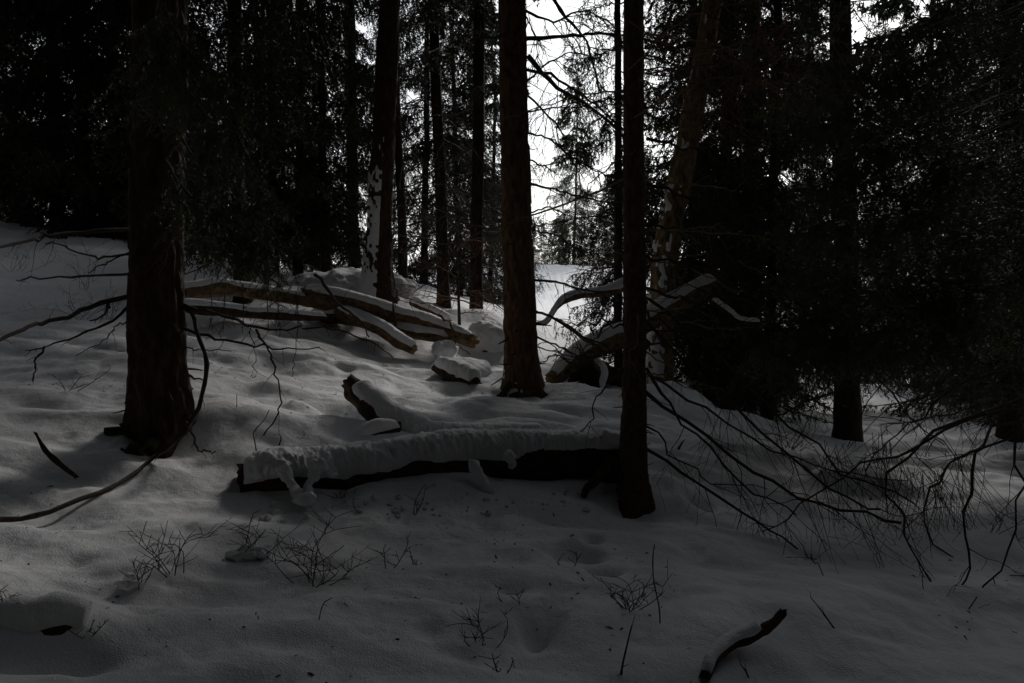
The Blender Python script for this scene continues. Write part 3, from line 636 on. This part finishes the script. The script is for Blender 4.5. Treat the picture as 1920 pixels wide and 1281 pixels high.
for i, (x0, y0, x1, y1) in enumerate(GB):
    d = D - .9 + .8 * rg.random()
    hb = hanging_bough(gt, [(2005, (y1 + y0) / 2 - 150, 7.35), (1790, (y1 + y0) / 2 - 60, D), (x1, y1 - 8, (d + D) / 2), ((x0 + x1) / 2, (y0 + y1) / 2 - 6, d), (x0, y0, d - .1)], 42, .10, .38, rg, [TWIG, NEEDLE_NEAR], .008, need=95, sub=4, nl=.034, nw=.0085, out=.6)
    if i in (0, 2, 3, 6, 9, 12):
        s = Soup(); p = polyline([(x1, y1 - 10, (d + D) / 2), ((x0 + x1) / 2, (y0 + y1) / 2 - 8, d), (x0, y0 - 2, d - .1)], 26)
        for q in smooth_line(p, 110):
            if rg.random() < .35 + .45 * math.sin(q[0] * 40):
                r = .004 + .011 * rg.random() ** 2; c = q + [rg.normal() * .01, rg.normal() * .04, rg.normal() * .012 - .004]
                a = np.arange(7) * 2 * math.pi / 7; ring = np.stack([np.cos(a) * r * 1.9, np.sin(a) * r, 0 * a], 1) * (1 + .2 * rg.normal(size=(7, 1)))
                v = np.vstack([c + ring, c + ring * .6 + [0, 0, r * .45], c + [[0, 0, r * .55]]])
                t = [[k, (k + 1) % 7, 7 + (k + 1) % 7] for k in range(7)] + [[k, 7 + (k + 1) % 7, 7 + k] for k in range(7)] + [[7 + k, 7 + (k + 1) % 7, 14] for k in range(7)]
                s.add(v, t)
        o = part('snow_dusting', s, [SNOW], gt, kind='stuff'); o.parent = hb

# --- flaking trunks in the middle distance
def mid_trunk(label, line, radii, mats, seed, side, top_h, bias=.42, amp=.012, flare=.08, name='old_tree'):
    base = line[0]; t = thing(name, label, 'tree', base)
    s = Soup(); v = bark_trunk(s, [base - np.array([0, 0, .3])] + line[1:], radii, 40, 260, amp, 7, flare, 4, seed=seed, base_z=base[2]); part('trunk', s, mats, t)
    h = v[..., 2] - base[2]; nz = .6 * vnoise(v.reshape(-1, 3) * [5, 5, 3] + seed).reshape(h.shape) + .9 * vnoise(v.reshape(-1, 3) * [24, 24, 17] + seed).reshape(h.shape)
    sx = (v[..., 0] - v.mean(1, keepdims=True)[..., 0]) * side
    keep = np.minimum(nz + bias - 1.25 * np.clip(h / top_h, 0, 9) ** 1.3, sx * 9 + .25)
    part('snow_crust', crust(v, keep, .018, seed), [SNOW], t)
    return t
b = hit(705, 560); db = dep(b)
pt = mid_trunk('old trunk with snow plastered up its left side behind the log pile', [b, at(712, 420, db), at(722, 200, db), at(735, -100, db), at(745, -560, db)], [.23, .165, .15, .135, .12], [BARK], 41, -1, 3.0)
treetop(pt, at(745, -560, db), .8)
b2 = hit(1235, 700); b2 = at(1236, 640, 10.2); b2[2] = gz(b2[0], b2[1]); d2 = 10.2
bt = mid_trunk('leaning pale flaking trunk with snow clots behind the thin trunk', [b2, at(1243, 520, d2), at(1272, 350, d2), at(1298, 220, d2), at(1330, 40, d2), at(1390, -300, d2), at(1440, -640, d2)], [.17, .155, .145, .135, .12, .11, .10], [ASPEN], 47, -1, 6.5, .02)

# ------------------------------------------------------------------ logs and stumps with snow caps
def log_mesh(s, p, r, n=26, seed=0, rough=.12, jag=0.0):
    k = len(p); T, S, U = frames(p); a = np.arange(n) * 2 * math.pi / n
    q = (p[:, None] + .1 * (np.cos(a)[None, :, None] * S[:, None] + np.sin(a)[None, :, None] * U[:, None])).reshape(-1, 3)
    al = np.repeat(np.linspace(0, 1, k), n)
    nz = vnoise(np.stack([al * 8, np.tile(np.cos(a) * 2.2, k), np.tile(np.sin(a) * 2.2, k)], 1) + seed) + .5 * vnoise(q * 18 + seed)
    R = r[:, None] * (1 + rough * nz.reshape(k, n))
    v = p[:, None] + R[..., None] * (np.cos(a)[None, :, None] * S[:, None] + np.sin(a)[None, :, None] * U[:, None])
    if jag:
        j = np.abs(vnoise(np.stack([np.cos(a) * 3, np.sin(a) * 3, 0 * a + seed], 1)))
        v[0] -= T[0] * (j * jag)[:, None]; v[-1] += T[-1] * (j * jag)[:, None]
    s.add(v, grid_tris(k, n))
    return v
def end_face(v, c, flip):
    s = Soup(); n = len(v); rr = np.concatenate([v, c + (v - c) * .55 + RNG.normal(0, .004, v.shape), c[None]])
    t = [[k, (k + 1) % n, n + (k + 1) % n] for k in range(n)] + [[k, n + (k + 1) % n, n + k] for k in range(n)] + [[n + k, n + (k + 1) % n, 2 * n] for k in range(n)]
    t = np.array(t); s.add(rr, t[:, ::-1] if flip else t); return s
def snow_cap(p, r, h, seed=0, a0=-75, a1=75, lump=.25, fscale=9, taper=.06, edge=.3, n=30):
    """snow lying along the top of a log: closed shell from a0 to a1 degrees about the top (positive towards S)"""
    k = len(p); T, S, U = frames(p); sgn = np.linspace(-1, 1, n); al = np.linspace(0, 1, k)
    a1 = np.interp(al, np.linspace(0, 1, np.size(a1)), np.atleast_1d(a1)); th = np.radians(np.where(sgn[None] < 0, -sgn[None] * a0, sgn[None] * a1[:, None]))
    al = al; L = np.linalg.norm(np.diff(p, axis=0), axis=1).sum()
    end = np.clip(np.minimum(al, 1 - al) / taper, 0, 1) ** .5
    prof = (1 - np.abs(sgn) ** 2.6)
    def rag(o): return 1 + edge * (vnoise(np.stack([al * L * 3.1, 0 * al + seed + o, 0 * al], 1)) + .4 * vnoise(np.stack([al * L * 9, 0 * al + seed + o, 0 * al], 1)) + .12 * vnoise(np.stack([al * L * 24, 0 * al + seed + o, 0 * al], 1)))
    w3 = np.abs(sgn[None]) ** 3.5; TH = th * (1 + w3 * (np.where(sgn[None] < 0, rag(.3)[:, None], rag(9.6)[:, None]) - 1))
    dirs = np.sin(TH)[..., None] * S[:, None] + np.cos(TH)[..., None] * U[:, None]
    base = p[:, None] + dirs * r[:, None, None]; q = base.reshape(-1, 3)
    big = vnoise(q * 2.3 + seed).reshape(k, n)
    bil = (.55 - np.abs(vnoise(q * fscale + seed))).reshape(k, n) + .5 * (.55 - np.abs(vnoise(q * fscale * 2.1 + seed))).reshape(k, n) + .3 * vnoise(q * fscale * 4.5 + seed).reshape(k, n) + .22 * vnoise(q * fscale * 9 + seed).reshape(k, n)
    low_side = .25 + .75 * np.clip(np.abs(sgn) * 1.6 - .3, 0, 1)        # lumpy along the edges, smooth on the top
    hh = h * (prof[None] * (1 + .25 * big) + lump * bil * low_side[None] * (1 - np.abs(sgn[None]) ** 8)) * end[:, None]
    up = base + dirs * (np.maximum(hh, .002) * .6)[..., None] + np.array([0, 0, 1]) * (np.maximum(hh, 0) * .5)[..., None]
    low = p[:, None] + dirs[:, ::-1] * (r[:, None, None] * .9)
    s = Soup(); s.add(np.concatenate([up, low], 1), grid_tris(k, 2 * n)); return s
def snow_tube(p, r, seed=0, n=14, amp=.42, f=45):
    k = len(p); al = np.linspace(0, 1, k); r = np.interp(al, np.linspace(0, 1, len(r)), r) * np.clip(np.minimum(al, 1 - al) / .14 + .02, 0, 1) ** .5
    T, S, U = frames(p); a = np.arange(n) * 2 * math.pi / n; d = np.cos(a)[None, :, None] * S[:, None] + np.sin(a)[None, :, None] * U[:, None]
    v = p[:, None] + d * r[:, None, None]; nz = fbm(v.reshape(-1, 3) * f + seed, 2).reshape(k, n, 1)
    s = Soup(); s.add(p[:, None] + d * r[:, None, None] * (1 + amp * nz), grid_tris(k, n)); return s
def blob(c, rx, ry, rz, seed, amp=.25, f=14, n=20):
    th = np.linspace(0, math.pi, n)[:, None]; ph = (np.arange(2 * n) * math.pi / n)[None]
    d = np.stack([np.sin(th) * np.cos(ph), np.sin(th) * np.sin(ph), np.cos(th) * np.ones_like(ph)], -1)
    c = np.asarray(c); q = c + d * [rx, ry, rz]; nz = fbm(q.reshape(-1, 3) * f + seed, 3).reshape(n, 2 * n, 1)
    s = Soup(); s.add(c + d * [rx, ry, rz] * (1 + amp * nz), grid_tris(n, 2 * n)); return s
def log(label, pxs, r, wood=WOOD, snow=.06, seed=0, k=40, cat='log', name='fallen_log', jag=.03, cap=(-80, 56), rough=.12, pts=None, lump=.45, fscale=11, ends=(1, 1), edge=.32, range_=(0, 1), fine=90):
    p = smooth_line([at(*q) for q in pxs], k) if pts is None else smooth_line(pts, k)
    al = np.linspace(0, 1, k); wob = np.stack([vnoise(np.stack([al * 4, al * 0 + seed * 1.7, al * 0 + c], 1)) for c in (1, 2, 3)], 1); p = p + wob * [.02, .02, .025] * (np.mean(r) / .1)
    t = thing(name, label, cat, p[len(p) // 2] - [0, 0, .1]); rr = np.interp(np.linspace(0, 1, k), np.linspace(0, 1, len(r)), r) * (1 + .12 * vnoise(np.stack([al * 7, al * 0 + seed, al * 0], 1)))
    s = Soup(); v = log_mesh(s, p, rr, seed=seed, jag=jag, rough=rough); part('wood', s, [wood], t)
    if ends[0]: part('end_face', end_face(v[0], p[0], True), [CUT if wood is WOOD else ROT], t)
    if ends[1]: part('end_face', end_face(v[-1], p[-1], False), [CUT if wood is WOOD else ROT], t)
    if snow:
        i0, i1 = int(range_[0] * (k - 1)), int(range_[1] * (k - 1)) + 1
        kk = fine; pp = smooth_line(p[i0:i1], kk); r2_ = np.interp(np.linspace(0, 1, kk), np.linspace(0, 1, i1 - i0), rr[i0:i1])
        part('snow_cap', snow_cap(pp, r2_, snow, seed, cap[0], cap[1], lump=lump, fscale=fscale, edge=edge), [SNOW], t)
    return t
# front log
fl = log('big dark rotten log lying across the front with a lumpy thick snow cap', [(458, 905, 4.45), (640, 893, 4.62), (820, 880, 4.78), (1000, 868, 4.9), (1180, 862, 4.95)], [.12, .13, .14, .145, .145], ROT, .06, 5, 60, rough=.16, cap=(-110, (95, 88, 90, 62, 50, 54)), lump=1.0, fscale=10, edge=.45, jag=.05, fine=420)
for pxs, r in [([(522, 862, 4.42), (538, 890, 4.36), (548, 912, 4.31), (562, 934, 4.26)], (.05, .032, .022, .04)), ([(604, 862, 4.45), (592, 886, 4.38), (582, 908, 4.33), (576, 936, 4.26)], (.055, .034, .013, .03)), ([(588, 890, 4.38), (572, 912, 4.33), (566, 930, 4.28)], (.012, .008, .01)),
              ([(880, 862, 4.62), (898, 888, 4.57), (912, 908, 4.53), (925, 925, 4.5)], (.035, .026, .02, .012)), ([(950, 848, 4.72), (958, 862, 4.69), (960, 880, 4.68)], (.04, .03, .018)), ([(620, 880, 4.42), (628, 896, 4.4)], (.035, .02))]:
    part('snow_drip', snow_tube(polyline(pxs, 24), r, len(r)), [SNOW], fl)
part('snow_lump', blob(at(568, 937, 4.22), .065, .05, .04, 3), [SNOW], fl)
rc = np.random.default_rng(31); s = Soup()
for i in range(70):          # crumbs of snow fallen from the cap
    x = rc.uniform(480, 1120); b_ = hit(x, np.interp(x, [450, 1150], [958, 938]) + rc.uniform(-14, 26)); r = .006 + .018 * rc.random() ** 3
    q = blob(b_ + [0, 0, r * .3], r, r, r * .7, i, .5, 60, 6).arrays(); s.add(q[0], q[1])
part('snow_crumbs', s, [SNOW], fl, kind='stuff')
# forked broken log behind it
fk = log('broken forked log stub rising out of the snow behind the big front log', [(652, 716, 5.55), (690, 752, 5.5), (730, 790, 5.45), (800, 822, 5.45)], [.06, .085, .10, .10], ROT, .035, 8, 40, jag=.03, rough=.18, cap=(-70, 80), range_=(.12, 1))
s = Soup(); p = polyline([(745, 805, 5.3), (700, 815, 5.2), (655, 832, 5.15)], 24); part('snow_cap', snow_cap(smooth_line(p, 60), np.linspace(.045, .02, 60), .05, 4, -95, 80, taper=.4), [SNOW], fk)
s = Soup(); v = log_mesh(s, p, np.linspace(.045, .02, 24), seed=6); part('fork', s, [ROT], fk)
s = Soup(); p = polyline([(760, 822, 5.42), (900, 828, 5.45), (1020, 826, 5.55)], 40); v = log_mesh(s, p, np.linspace(.085, .07, 40), seed=9); part('stem', s, [ROT], fk)
part('snow_cap', snow_cap(smooth_line(p, 120), np.linspace(.085, .07, 120), .05, 14, -105, 70, lump=.5, fscale=14), [SNOW], fk)
# log pile by the old trunk
log('tan log with a ragged left end, topmost in the log pile', [(578, 553, 9.6), (640, 563, 9.5), (740, 590, 9.3), (800, 608, 9.2), (880, 637, 9.1)], [.135, .12, .105, .10, .085], WOOD, .032, 11, 50, rough=.2, jag=.10)
log('long pale curved log running left from the pile to the thick trunk', [(330, 553, 8.6), (400, 543, 8.8), (460, 545, 9.0), (560, 562, 9.5), (680, 582, 9.8)], [.075, .085, .08, .07, .07], WOOD, .03, 12, 50, jag=.02)
log('low dark thin log half sunk in snow below the long pale one', [(330, 574, 8.2), (450, 586, 8.6), (540, 593, 8.9), (610, 598, 9.1)], [.06, .055, .05, .03], ROT, .035, 13, 40)
log('short tan pole slanting to the snow under the topmost log', [(640, 585, 9.5), (700, 610, 9.1), (740, 635, 8.9), (775, 655, 8.8)], [.085, .08, .07, .06], WOOD, .035, 15, 30)
log('small snow-capped pole in the pile just above the snow', [(700, 598, 9.6), (760, 622, 9.2), (840, 637, 9.1)], [.06, .06, .05], WOOD, .045, 16, 30)
log('thin broken stub sticking up behind the topmost log', [(772, 568, 9.6), (800, 584, 9.5), (840, 606, 9.4)], [.03, .04, .05], WOOD, .05, 17, 24)
log('dark pole under the ragged end of the topmost log', [(585, 592, 9.9), (640, 595, 9.6), (700, 612, 9.4)], [.07, .075, .06], ROT, .03, 18, 24)
# leaning log right of the middle trunk
log('thick leaning log with broken upper end and smooth snow along its top', [(1035, 712, 8.9), (1100, 664, 9.2), (1180, 622, 9.5), (1260, 575, 9.8), (1340, 532, 10.1)], [.10, .12, .125, .12, .11], WOOD, .055, 21, 56, rough=.14, jag=.10, lump=.12, edge=.12)
log('dark crooked limb arching over the bright clearing', [(1175, 532, 9.6), (1140, 546, 9.5), (1090, 552, 9.3), (1060, 562, 9.2), (1045, 575, 9.1), (1025, 605, 9.0), (1005, 610, 8.9)], [.075, .06, .05, .045, .03, .022, .014], WOOD, .02, 22, 40, cat='branch', name='fallen_branch')
log('slanting limb with a white snow strip right of the leaning log end', [(1335, 563, 9.6), (1370, 590, 9.4), (1390, 603, 9.3), (1425, 605, 9.2)], [.03, .03, .028, .02], ROT, .03, 23, 30, cat='branch', name='fallen_branch')
log('crooked pale prop under the leaning log, standing in the snow', [(1120, 678, 9.0), (1132, 705, 8.8), (1130, 730, 8.7), (1142, 765, 8.5)], [.05, .04, .035, .03], WOOD, .02, 24, 30, cat='branch', name='fallen_branch')
log('dark slanting timber crossing beneath the leaning log', [(1205, 640, 9.7), (1180, 690, 9.5), (1150, 745, 9.3)], [.09, .09, .07], ROT, 0, 26, 30)
log('crooked yellowish dead limb in front of the leaning log', [(1045, 600, 8.7), (1075, 620, 8.6), (1110, 645, 8.6), (1150, 662, 8.6)], [.02, .022, .018, .012], WOOD, 0, 27, 24, cat='branch', name='fallen_branch')
rs = thing('root_plate', 'dark tangle of roots and earth under the leaning log', 'roots', at(1110, 705, 9.3)); part('earth', blob(at(1100, 712, 9.4), .38, .25, .22, 8, .35, 6, 26), [ROT], rs)
for j in range(9):
    rr = np.random.default_rng(60 + j); s = Soup(); c = at(1100, 705, 9.1); e = rr.normal(size=3); e[1] = -abs(e[1]) * .5; v = np.linspace(0, 1, 9)[:, None]
    tube(s, c + e * .32 * v + np.cumsum(rr.normal(0, .02, (9, 3)), 0), np.linspace(.022, .005, 9), 6); part('root', s, [ROT], rs)
# snowy lumps near the middle trunk
log('short snow-covered stub with a dark pointed tip left of the middle trunk', [(818, 692, 8.05), (850, 706, 7.9), (890, 726, 7.75)], [.05, .10, .11], ROT, .08, 31, 26, jag=.05)
def snowy(label, name, cat, px, py, d, rx, ry, rz, seed, cap=True, mat_=ROT, f=6):
    c = at(px, py, d); t = thing(name, label, cat, c - [0, 0, rz]); part('body', blob(c - [0, -.03, rz * .25], rx * .96, ry, rz * .9, seed, .18, f), [mat_], t)
    if cap: part('snow_cap', blob(c + [0, ry * .05, rz * .02], rx * 1.25, ry * 1.2, rz * 1.15, seed + 3, .12, f, 34), [SNOW], t)
    return t
snowy('rounded boulder with a smooth snow cover left of the middle trunk', 'boulder', 'rock', 868, 698, 8.3, .26, .25, .13, 3)
snowy('small boulder capped by snow at the lower end of the log pile', 'boulder', 'rock', 832, 656, 8.9, .11, .11, .10, 9, f=15)
snowy('tall humped snow-covered stump between the log pile and the middle trunk', 'stump', 'stump', 912, 640, 9.7, .22, .2, .24, 14)
snowy('snow-capped small log end beside the thick left trunk', 'log_end', 'log', 208, 652, 6.9, .12, .1, .055, 19, True, WOOD)
snowy('snow pillow on a stone right of the thin trunk, at the slope edge', 'boulder', 'rock', 1285, 772, 10.6, .3, .3, .2, 23)
snowy('snow-covered block against the foot of the snow-plastered trunk', 'stump', 'stump', 742, 548, 11.5, .17, .17, .2, 27)
snowy('broad snow mound behind the log pile, left of the snow-plastered trunk', 'boulder', 'rock', 650, 548, 11.6, .75, .5, .28, 29)
log('bent dark stick with snow on it jutting from the front snow at lower right', [(1466, 1153, 2.95), (1442, 1175, 2.98), (1415, 1190, 3.0), (1375, 1203, 2.98), (1340, 1230, 2.9), (1325, 1262, 2.84)], [.016, .02, .021, .022, .024, .02], ROT, .022, 33, 44, cat='stick', name='broken_stick', rough=.18, range_=(.3, 1))
log('short dark stick poking from the snow left of the thick trunk', [(68, 815, 4.3), (85, 845, 4.28), (110, 868, 4.25), (142, 893, 4.2)], [.006, .013, .014, .01], ROT, 0, 34, 24, cat='stick', name='broken_stick')
log('snow-hidden low stone lump in the lower left corner', [(-20, 1200, 2.72), (70, 1195, 2.74), (160, 1200, 2.78)], [.07, .09, .06], ROT, .06, 35, 30, cat='rock', name='boulder', lump=.15)

# ------------------------------------------------------------------ bilberry shrubs and lone twigs in the snow
def shrub(label, px, py, wpx, hpx, n, seed, cap=0, name='bilberry_bush', cat='shrub', curve=.4):
    b = hit(px, py); d = dep(b); wr, hr = wpx / F * d, hpx / F * d; rr = np.random.default_rng(seed)
    t = thing(name, label, cat, b); s = Soup()
    for i in range(max(2, int(n * .65))):
        p0 = b + [rr.normal() * wr * .06, rr.normal() * wr * .06, -.03]; e = np.array([rr.uniform(-.62, .62) * wr, rr.normal() * wr * .25, hr * rr.uniform(.15, 1.0) + .03]); v = np.linspace(0, 1, 9)[:, None]
        q = p0 + e * v + np.array([rr.normal() * wr * .7, rr.normal() * wr * .3, hr * rr.uniform(-.2, 1.1)]) * (v - v ** 2) + np.cumsum(rr.normal(0, .022 * hr, (9, 3)), 0) * v
        tube(s, q, np.linspace(.0024, .0010, 9), 4)
        for j in range(rr.integers(2, 6)):
            k = rr.integers(2, 8); l = hr * rr.uniform(.15, .4); dd = np.array([rr.normal() * .8, rr.normal() * .4, .5 + .4 * rr.random()]); w = np.linspace(0, 1, 5)[:, None]
            qq = q[k] + dd * l * w + np.cumsum(rr.normal(0, .03 * l, (5, 3)), 0) * w; tube(s, qq, np.linspace(.0017, .0009, 5), 3)
            if rr.random() < .7:
                l2 = l * .5; dd2 = dd + rr.normal(0, .6, 3); tube(s, qq[2] + dd2 * l2 * w, np.linspace(.0013, .0008, 5), 3)
    part('stems', s, [SHRUB], t)
    for i in range(cap):
        c = b + [rr.normal() * wr * .16, rr.normal() * .02, hr * rr.uniform(-.02, .12)]; part('snow_clump', blob(c, wr * rr.uniform(.16, .3), wr * .18, hr * rr.uniform(.12, .2), seed + i, .5, 22, 26), [SNOW], t)
    return t
for i, a in enumerate([
    ('upright wiry bilberry bush in the front snow on the left', 325, 1085, 150, 115, 13, 0),
    ('low bilberry twigs weighed down by a snow clump, below the upright left bush', 250, 1115, 100, 70, 8, 2),
    ('bilberry bush buried under a round snow clump, between the two wiry bushes', 462, 1055, 110, 90, 10, 3),
    ('wide tangled bilberry bush in front of the left end of the front log', 595, 1095, 150, 120, 24, 0),
    ('small twigs standing in snow just below the front log', 640, 935, 60, 45, 8, 0),
    ('tiny snow-topped tuft beside the small twigs below the front log', 672, 955, 40, 30, 5, 1),
    ('slim upright sprig in front of the middle of the front log', 773, 970, 34, 62, 5, 0),
    ('sparse open sprig right of the wide tangled bush', 725, 1065, 80, 60, 4, 0),
    ('short sprig at the right end of the sparse open sprig', 780, 1060, 34, 30, 4, 0),
    ('spreading bare bilberry sprig at the bottom centre', 905, 1225, 110, 90, 8, 0),
    ('drooping twigs at the bottom edge below the spreading sprig', 935, 1265, 60, 40, 6, 0),
    ('two thin forked twigs above the deep hole in the front snow', 968, 1140, 60, 65, 2, 0),
    ('low matted bilberry twigs beside the tall thin stalk', 1180, 1150, 110, 75, 18, 0),
    ('few twigs beside the row of holes in the snow', 1065, 1062, 50, 40, 3, 0),
    ('dark twigs in the lower left corner beside the snow lump', 12, 1165, 60, 60, 8, 0),
    ('small dry sprig poking over the lower left snow lump', 165, 1200, 60, 40, 5, 0),
    ('dead shrub on the slope behind the left branches', 150, 600, 120, 70, 16, 0),
    ('sparse shrub on the left rise below the crest', 30, 510, 120, 60, 14, 0),
    ('upright thin shrub against the snow left of the thick trunk', 160, 545, 60, 110, 10, 0),
    ('broken sprig lying in snow left of the thick trunk', 125, 735, 110, 40, 7, 0),
    ('dry sprig sticking from the snow behind the stub on the slope', 205, 600, 50, 60, 8, 0),
    ('reddish twigs on the snow cap at the right of the front log', 965, 845, 40, 45, 5, 0),
    ('low dry grass tuft near the edge of the snow slope on the right', 1480, 842, 130, 70, 26, 0),
    ('small dark tuft in the shaded snow on the right', 1860, 1000, 80, 50, 8, 0)]):
    shrub(a[0], a[1], a[2], a[3], a[4], a[5], 200 + i, a[6])
def stalk(label, pxs, r0=.0035, nt_=3, tl=.05, m=TWIG):
    b = hit(*pxs[0]); d = dep(b); t = thing('bare_twig', label, 'twig', b); s = Soup(); rr = np.random.default_rng(int(pxs[0][0]))
    p = smooth_line([b - [0, 0, .03]] + [at(x, y, d) for x, y in pxs[1:]], 16); twiggy(s, p, r0, .0016, nt_, tl, rr, down=-.2); part('stem', s, [m], t)
stalk('tall thin stalk standing alone in the snow right of centre front', [(1238, 1170), (1236, 1140), (1226, 1090), (1224, 1050), (1227, 1020)], .003)
stalk('bare stick rising from the bottom edge right of centre', [(1172, 1278), (1165, 1262), (1178, 1200), (1185, 1172)], .005)
stalk('short bent stick at the bottom edge beside the snowy stick', [(1410, 1279), (1400, 1262), (1388, 1245)], .004)
stalk('crooked twig standing on the left end of the front log', [(485, 868), (478, 830), (476, 810), (495, 788), (505, 768)], .0045, 3, .04)
stalk('small dark forked twig behind the left end of the front log', [(520, 838), (527, 822), (522, 812)], .005, 3, .04)
stalk('tiny lone twig in the open snow near the thick trunk', [(444, 765), (444, 740)], .003, 1, .02)
stalk('short dark stub in the snow right of the thin trunk', [(1268, 842), (1278, 832), (1284, 824)], .010, 0)
stalk('thin twig lying in the open front snow below the tangled bush', [(595, 1165), (605, 1135), (620, 1122)], .002, 2, .03)
stalk('thin straight twig angled in the snow under the right branches', [(1575, 1180), (1540, 1145), (1520, 1120)], .004, 2, .05)
stalk('tiny dark cone-like twig tuft alone in the front snow', [(478, 1158), (480, 1150)], .006, 3, .015)

def stubs(tree, v, n, rng, zmax, l0=.05, r0=.008, mats=(TWIG,)):
    for i in range(n):
        k = rng.integers(int(len(v) * .04), int(len(v) * zmax)); j = rng.integers(v.shape[1]); b = v[k, j]; c = v[k].mean(0); d = (b - c) / np.linalg.norm(b - c); l = l0 * rng.uniform(.4, 2.2)
        p = b - d * .01 + (d + np.array([0, 0, rng.uniform(-.6, .1)])) * l * np.linspace(0, 1, 5)[:, None] + rng.normal(0, .003, (5, 3)); s = Soup(); r = r0 * rng.uniform(.5, 1.3)
        tube(s, p, np.linspace(r, r * .45, 5), 6, cap=True); part('branch_stub', s, list(mats), tree)
rs_ = np.random.default_rng(8); stubs(lt, lv, 26, rs_, .4); stubs(mt, mv, 30, rs_, .7, .08, .011); stubs(rt, rv, 30, rs_, .4, .035, .005)
# broken limbs thrown across the log pile
for label, pxs, r0, m_ in [('thin broken limb lying across the ragged end of the log pile', [(590,515,9.5),(630,560,9.3),(672,600,9.0),(690,632,8.8)], .018, TWIG),
    ('pale bent stick leaning on the lower end of the log pile', [(820,590,9.1),(845,612,9.0),(850,640,8.9),(880,662,8.8)], .014, WOOD), ('dark forked limb sticking up from the middle of the log pile', [(742,612,9.1),(735,575,9.1),(745,545,9.2),(730,520,9.2)], .013, TWIG),
    ('thin dead limb lying low in front of the log pile', [(560,615,9.2),(620,618,9.0),(690,640,8.8),(740,668,8.5)], .011, TWIG), ('reddish dry limb slanting over the right of the log pile', [(900,575,9.6),(850,560,9.3),(800,568,9.1),(760,560,9.0)], .010, TWIG_RED),
    ('dark limb poking out left under the leaning log', [(1090,690,8.8),(1060,672,8.7),(1035,668,8.6),(1012,680,8.5)], .012, TWIG), ('lichen-pale limb hooked over the leaning log', [(1075,690,8.6),(1095,655,8.6),(1125,630,8.7),(1120,600,8.8)], .010, LICHEN)]:
    p = polyline(pxs, 16, .012); t = thing('fallen_branch', label, 'branch', p[0]); s = Soup(); twiggy(s, p, r0, r0 * .4, 7, .28, np.random.default_rng(int(pxs[0][0])), down=.1, ts=2.0, level=1); part('limb', s, [m_], t)
# reddish dead boughs behind, left of the middle trunk
rb = hit(850, 625); db_ = thing('dead_sapling', 'reddish dead sapling with feathery twigs between the log pile and middle trunk', 'sapling', rb + np.array([0, .6, 0])); D = dep(rb) + .6
s = Soup(); p = polyline([(862, 640, D), (860, 560, D), (857, 500, D), (855, 455, D)], 16); tube(s, p, np.linspace(.024, .006, 16), 8); part('stem', s, [TWIG], db_)
for pxs in [[(858, 560, D), (820, 552, D - .3), (780, 540, D - .5), (750, 530, D - .6)], [(858, 565, D), (800, 556, D - .3), (760, 548, D - .4)], [(860, 545, D), (890, 545, D - .2), (930, 540, D - .3)], [(858, 520, D), (820, 500, D - .2), (790, 505, D - .3)], [(858, 590, D), (890, 585, D - .3), (915, 590, D - .4)], [(857, 470, D), (880, 450, D - .2), (910, 455, D - .3)]]:
    branch(db_, pxs, .007, .002, 12, .3, (TWIG_RED,), level=2, down=.2)

# ------------------------------------------------------------------ needles, bark flakes and twig bits fallen on the snow
rl = np.random.default_rng(77); s = Soup(); n = 900
lx = rl.uniform(-3.6, 4.0, n * 2); ly = rl.uniform(2.4, 8.2, n * 2); ok = (np.abs(lx) < ly * .68) & (vnoise(np.stack([lx * .8, ly * .8, 0 * lx], 1)) > -.25); lx, ly = lx[ok][:n], ly[ok][:n]
lz = ground_h(lx, ly)
for x, y, z in zip(lx, ly, lz):
    a = rl.uniform(0, 6.28); l = .004 + .016 * rl.random() ** 3; w = .0015 + .003 * rl.random() ** 2; d = np.array([math.cos(a), math.sin(a), rl.normal() * .2]) * l; e = np.array([-math.sin(a), math.cos(a), 0]) * w; c = np.array([x, y, z + .002])
    v = [c - d - e, c - d + e, c + d + e, c + d - e, c + [0, 0, w * 1.5]]; s.add(v, [[0, 3, 4], [3, 2, 4], [2, 1, 4], [1, 0, 4]])
obj('forest_litter', s.mesh('forest_litter', [TWIG], False), kind='stuff', label='needles and bark flakes scattered over the snow', category='litter')
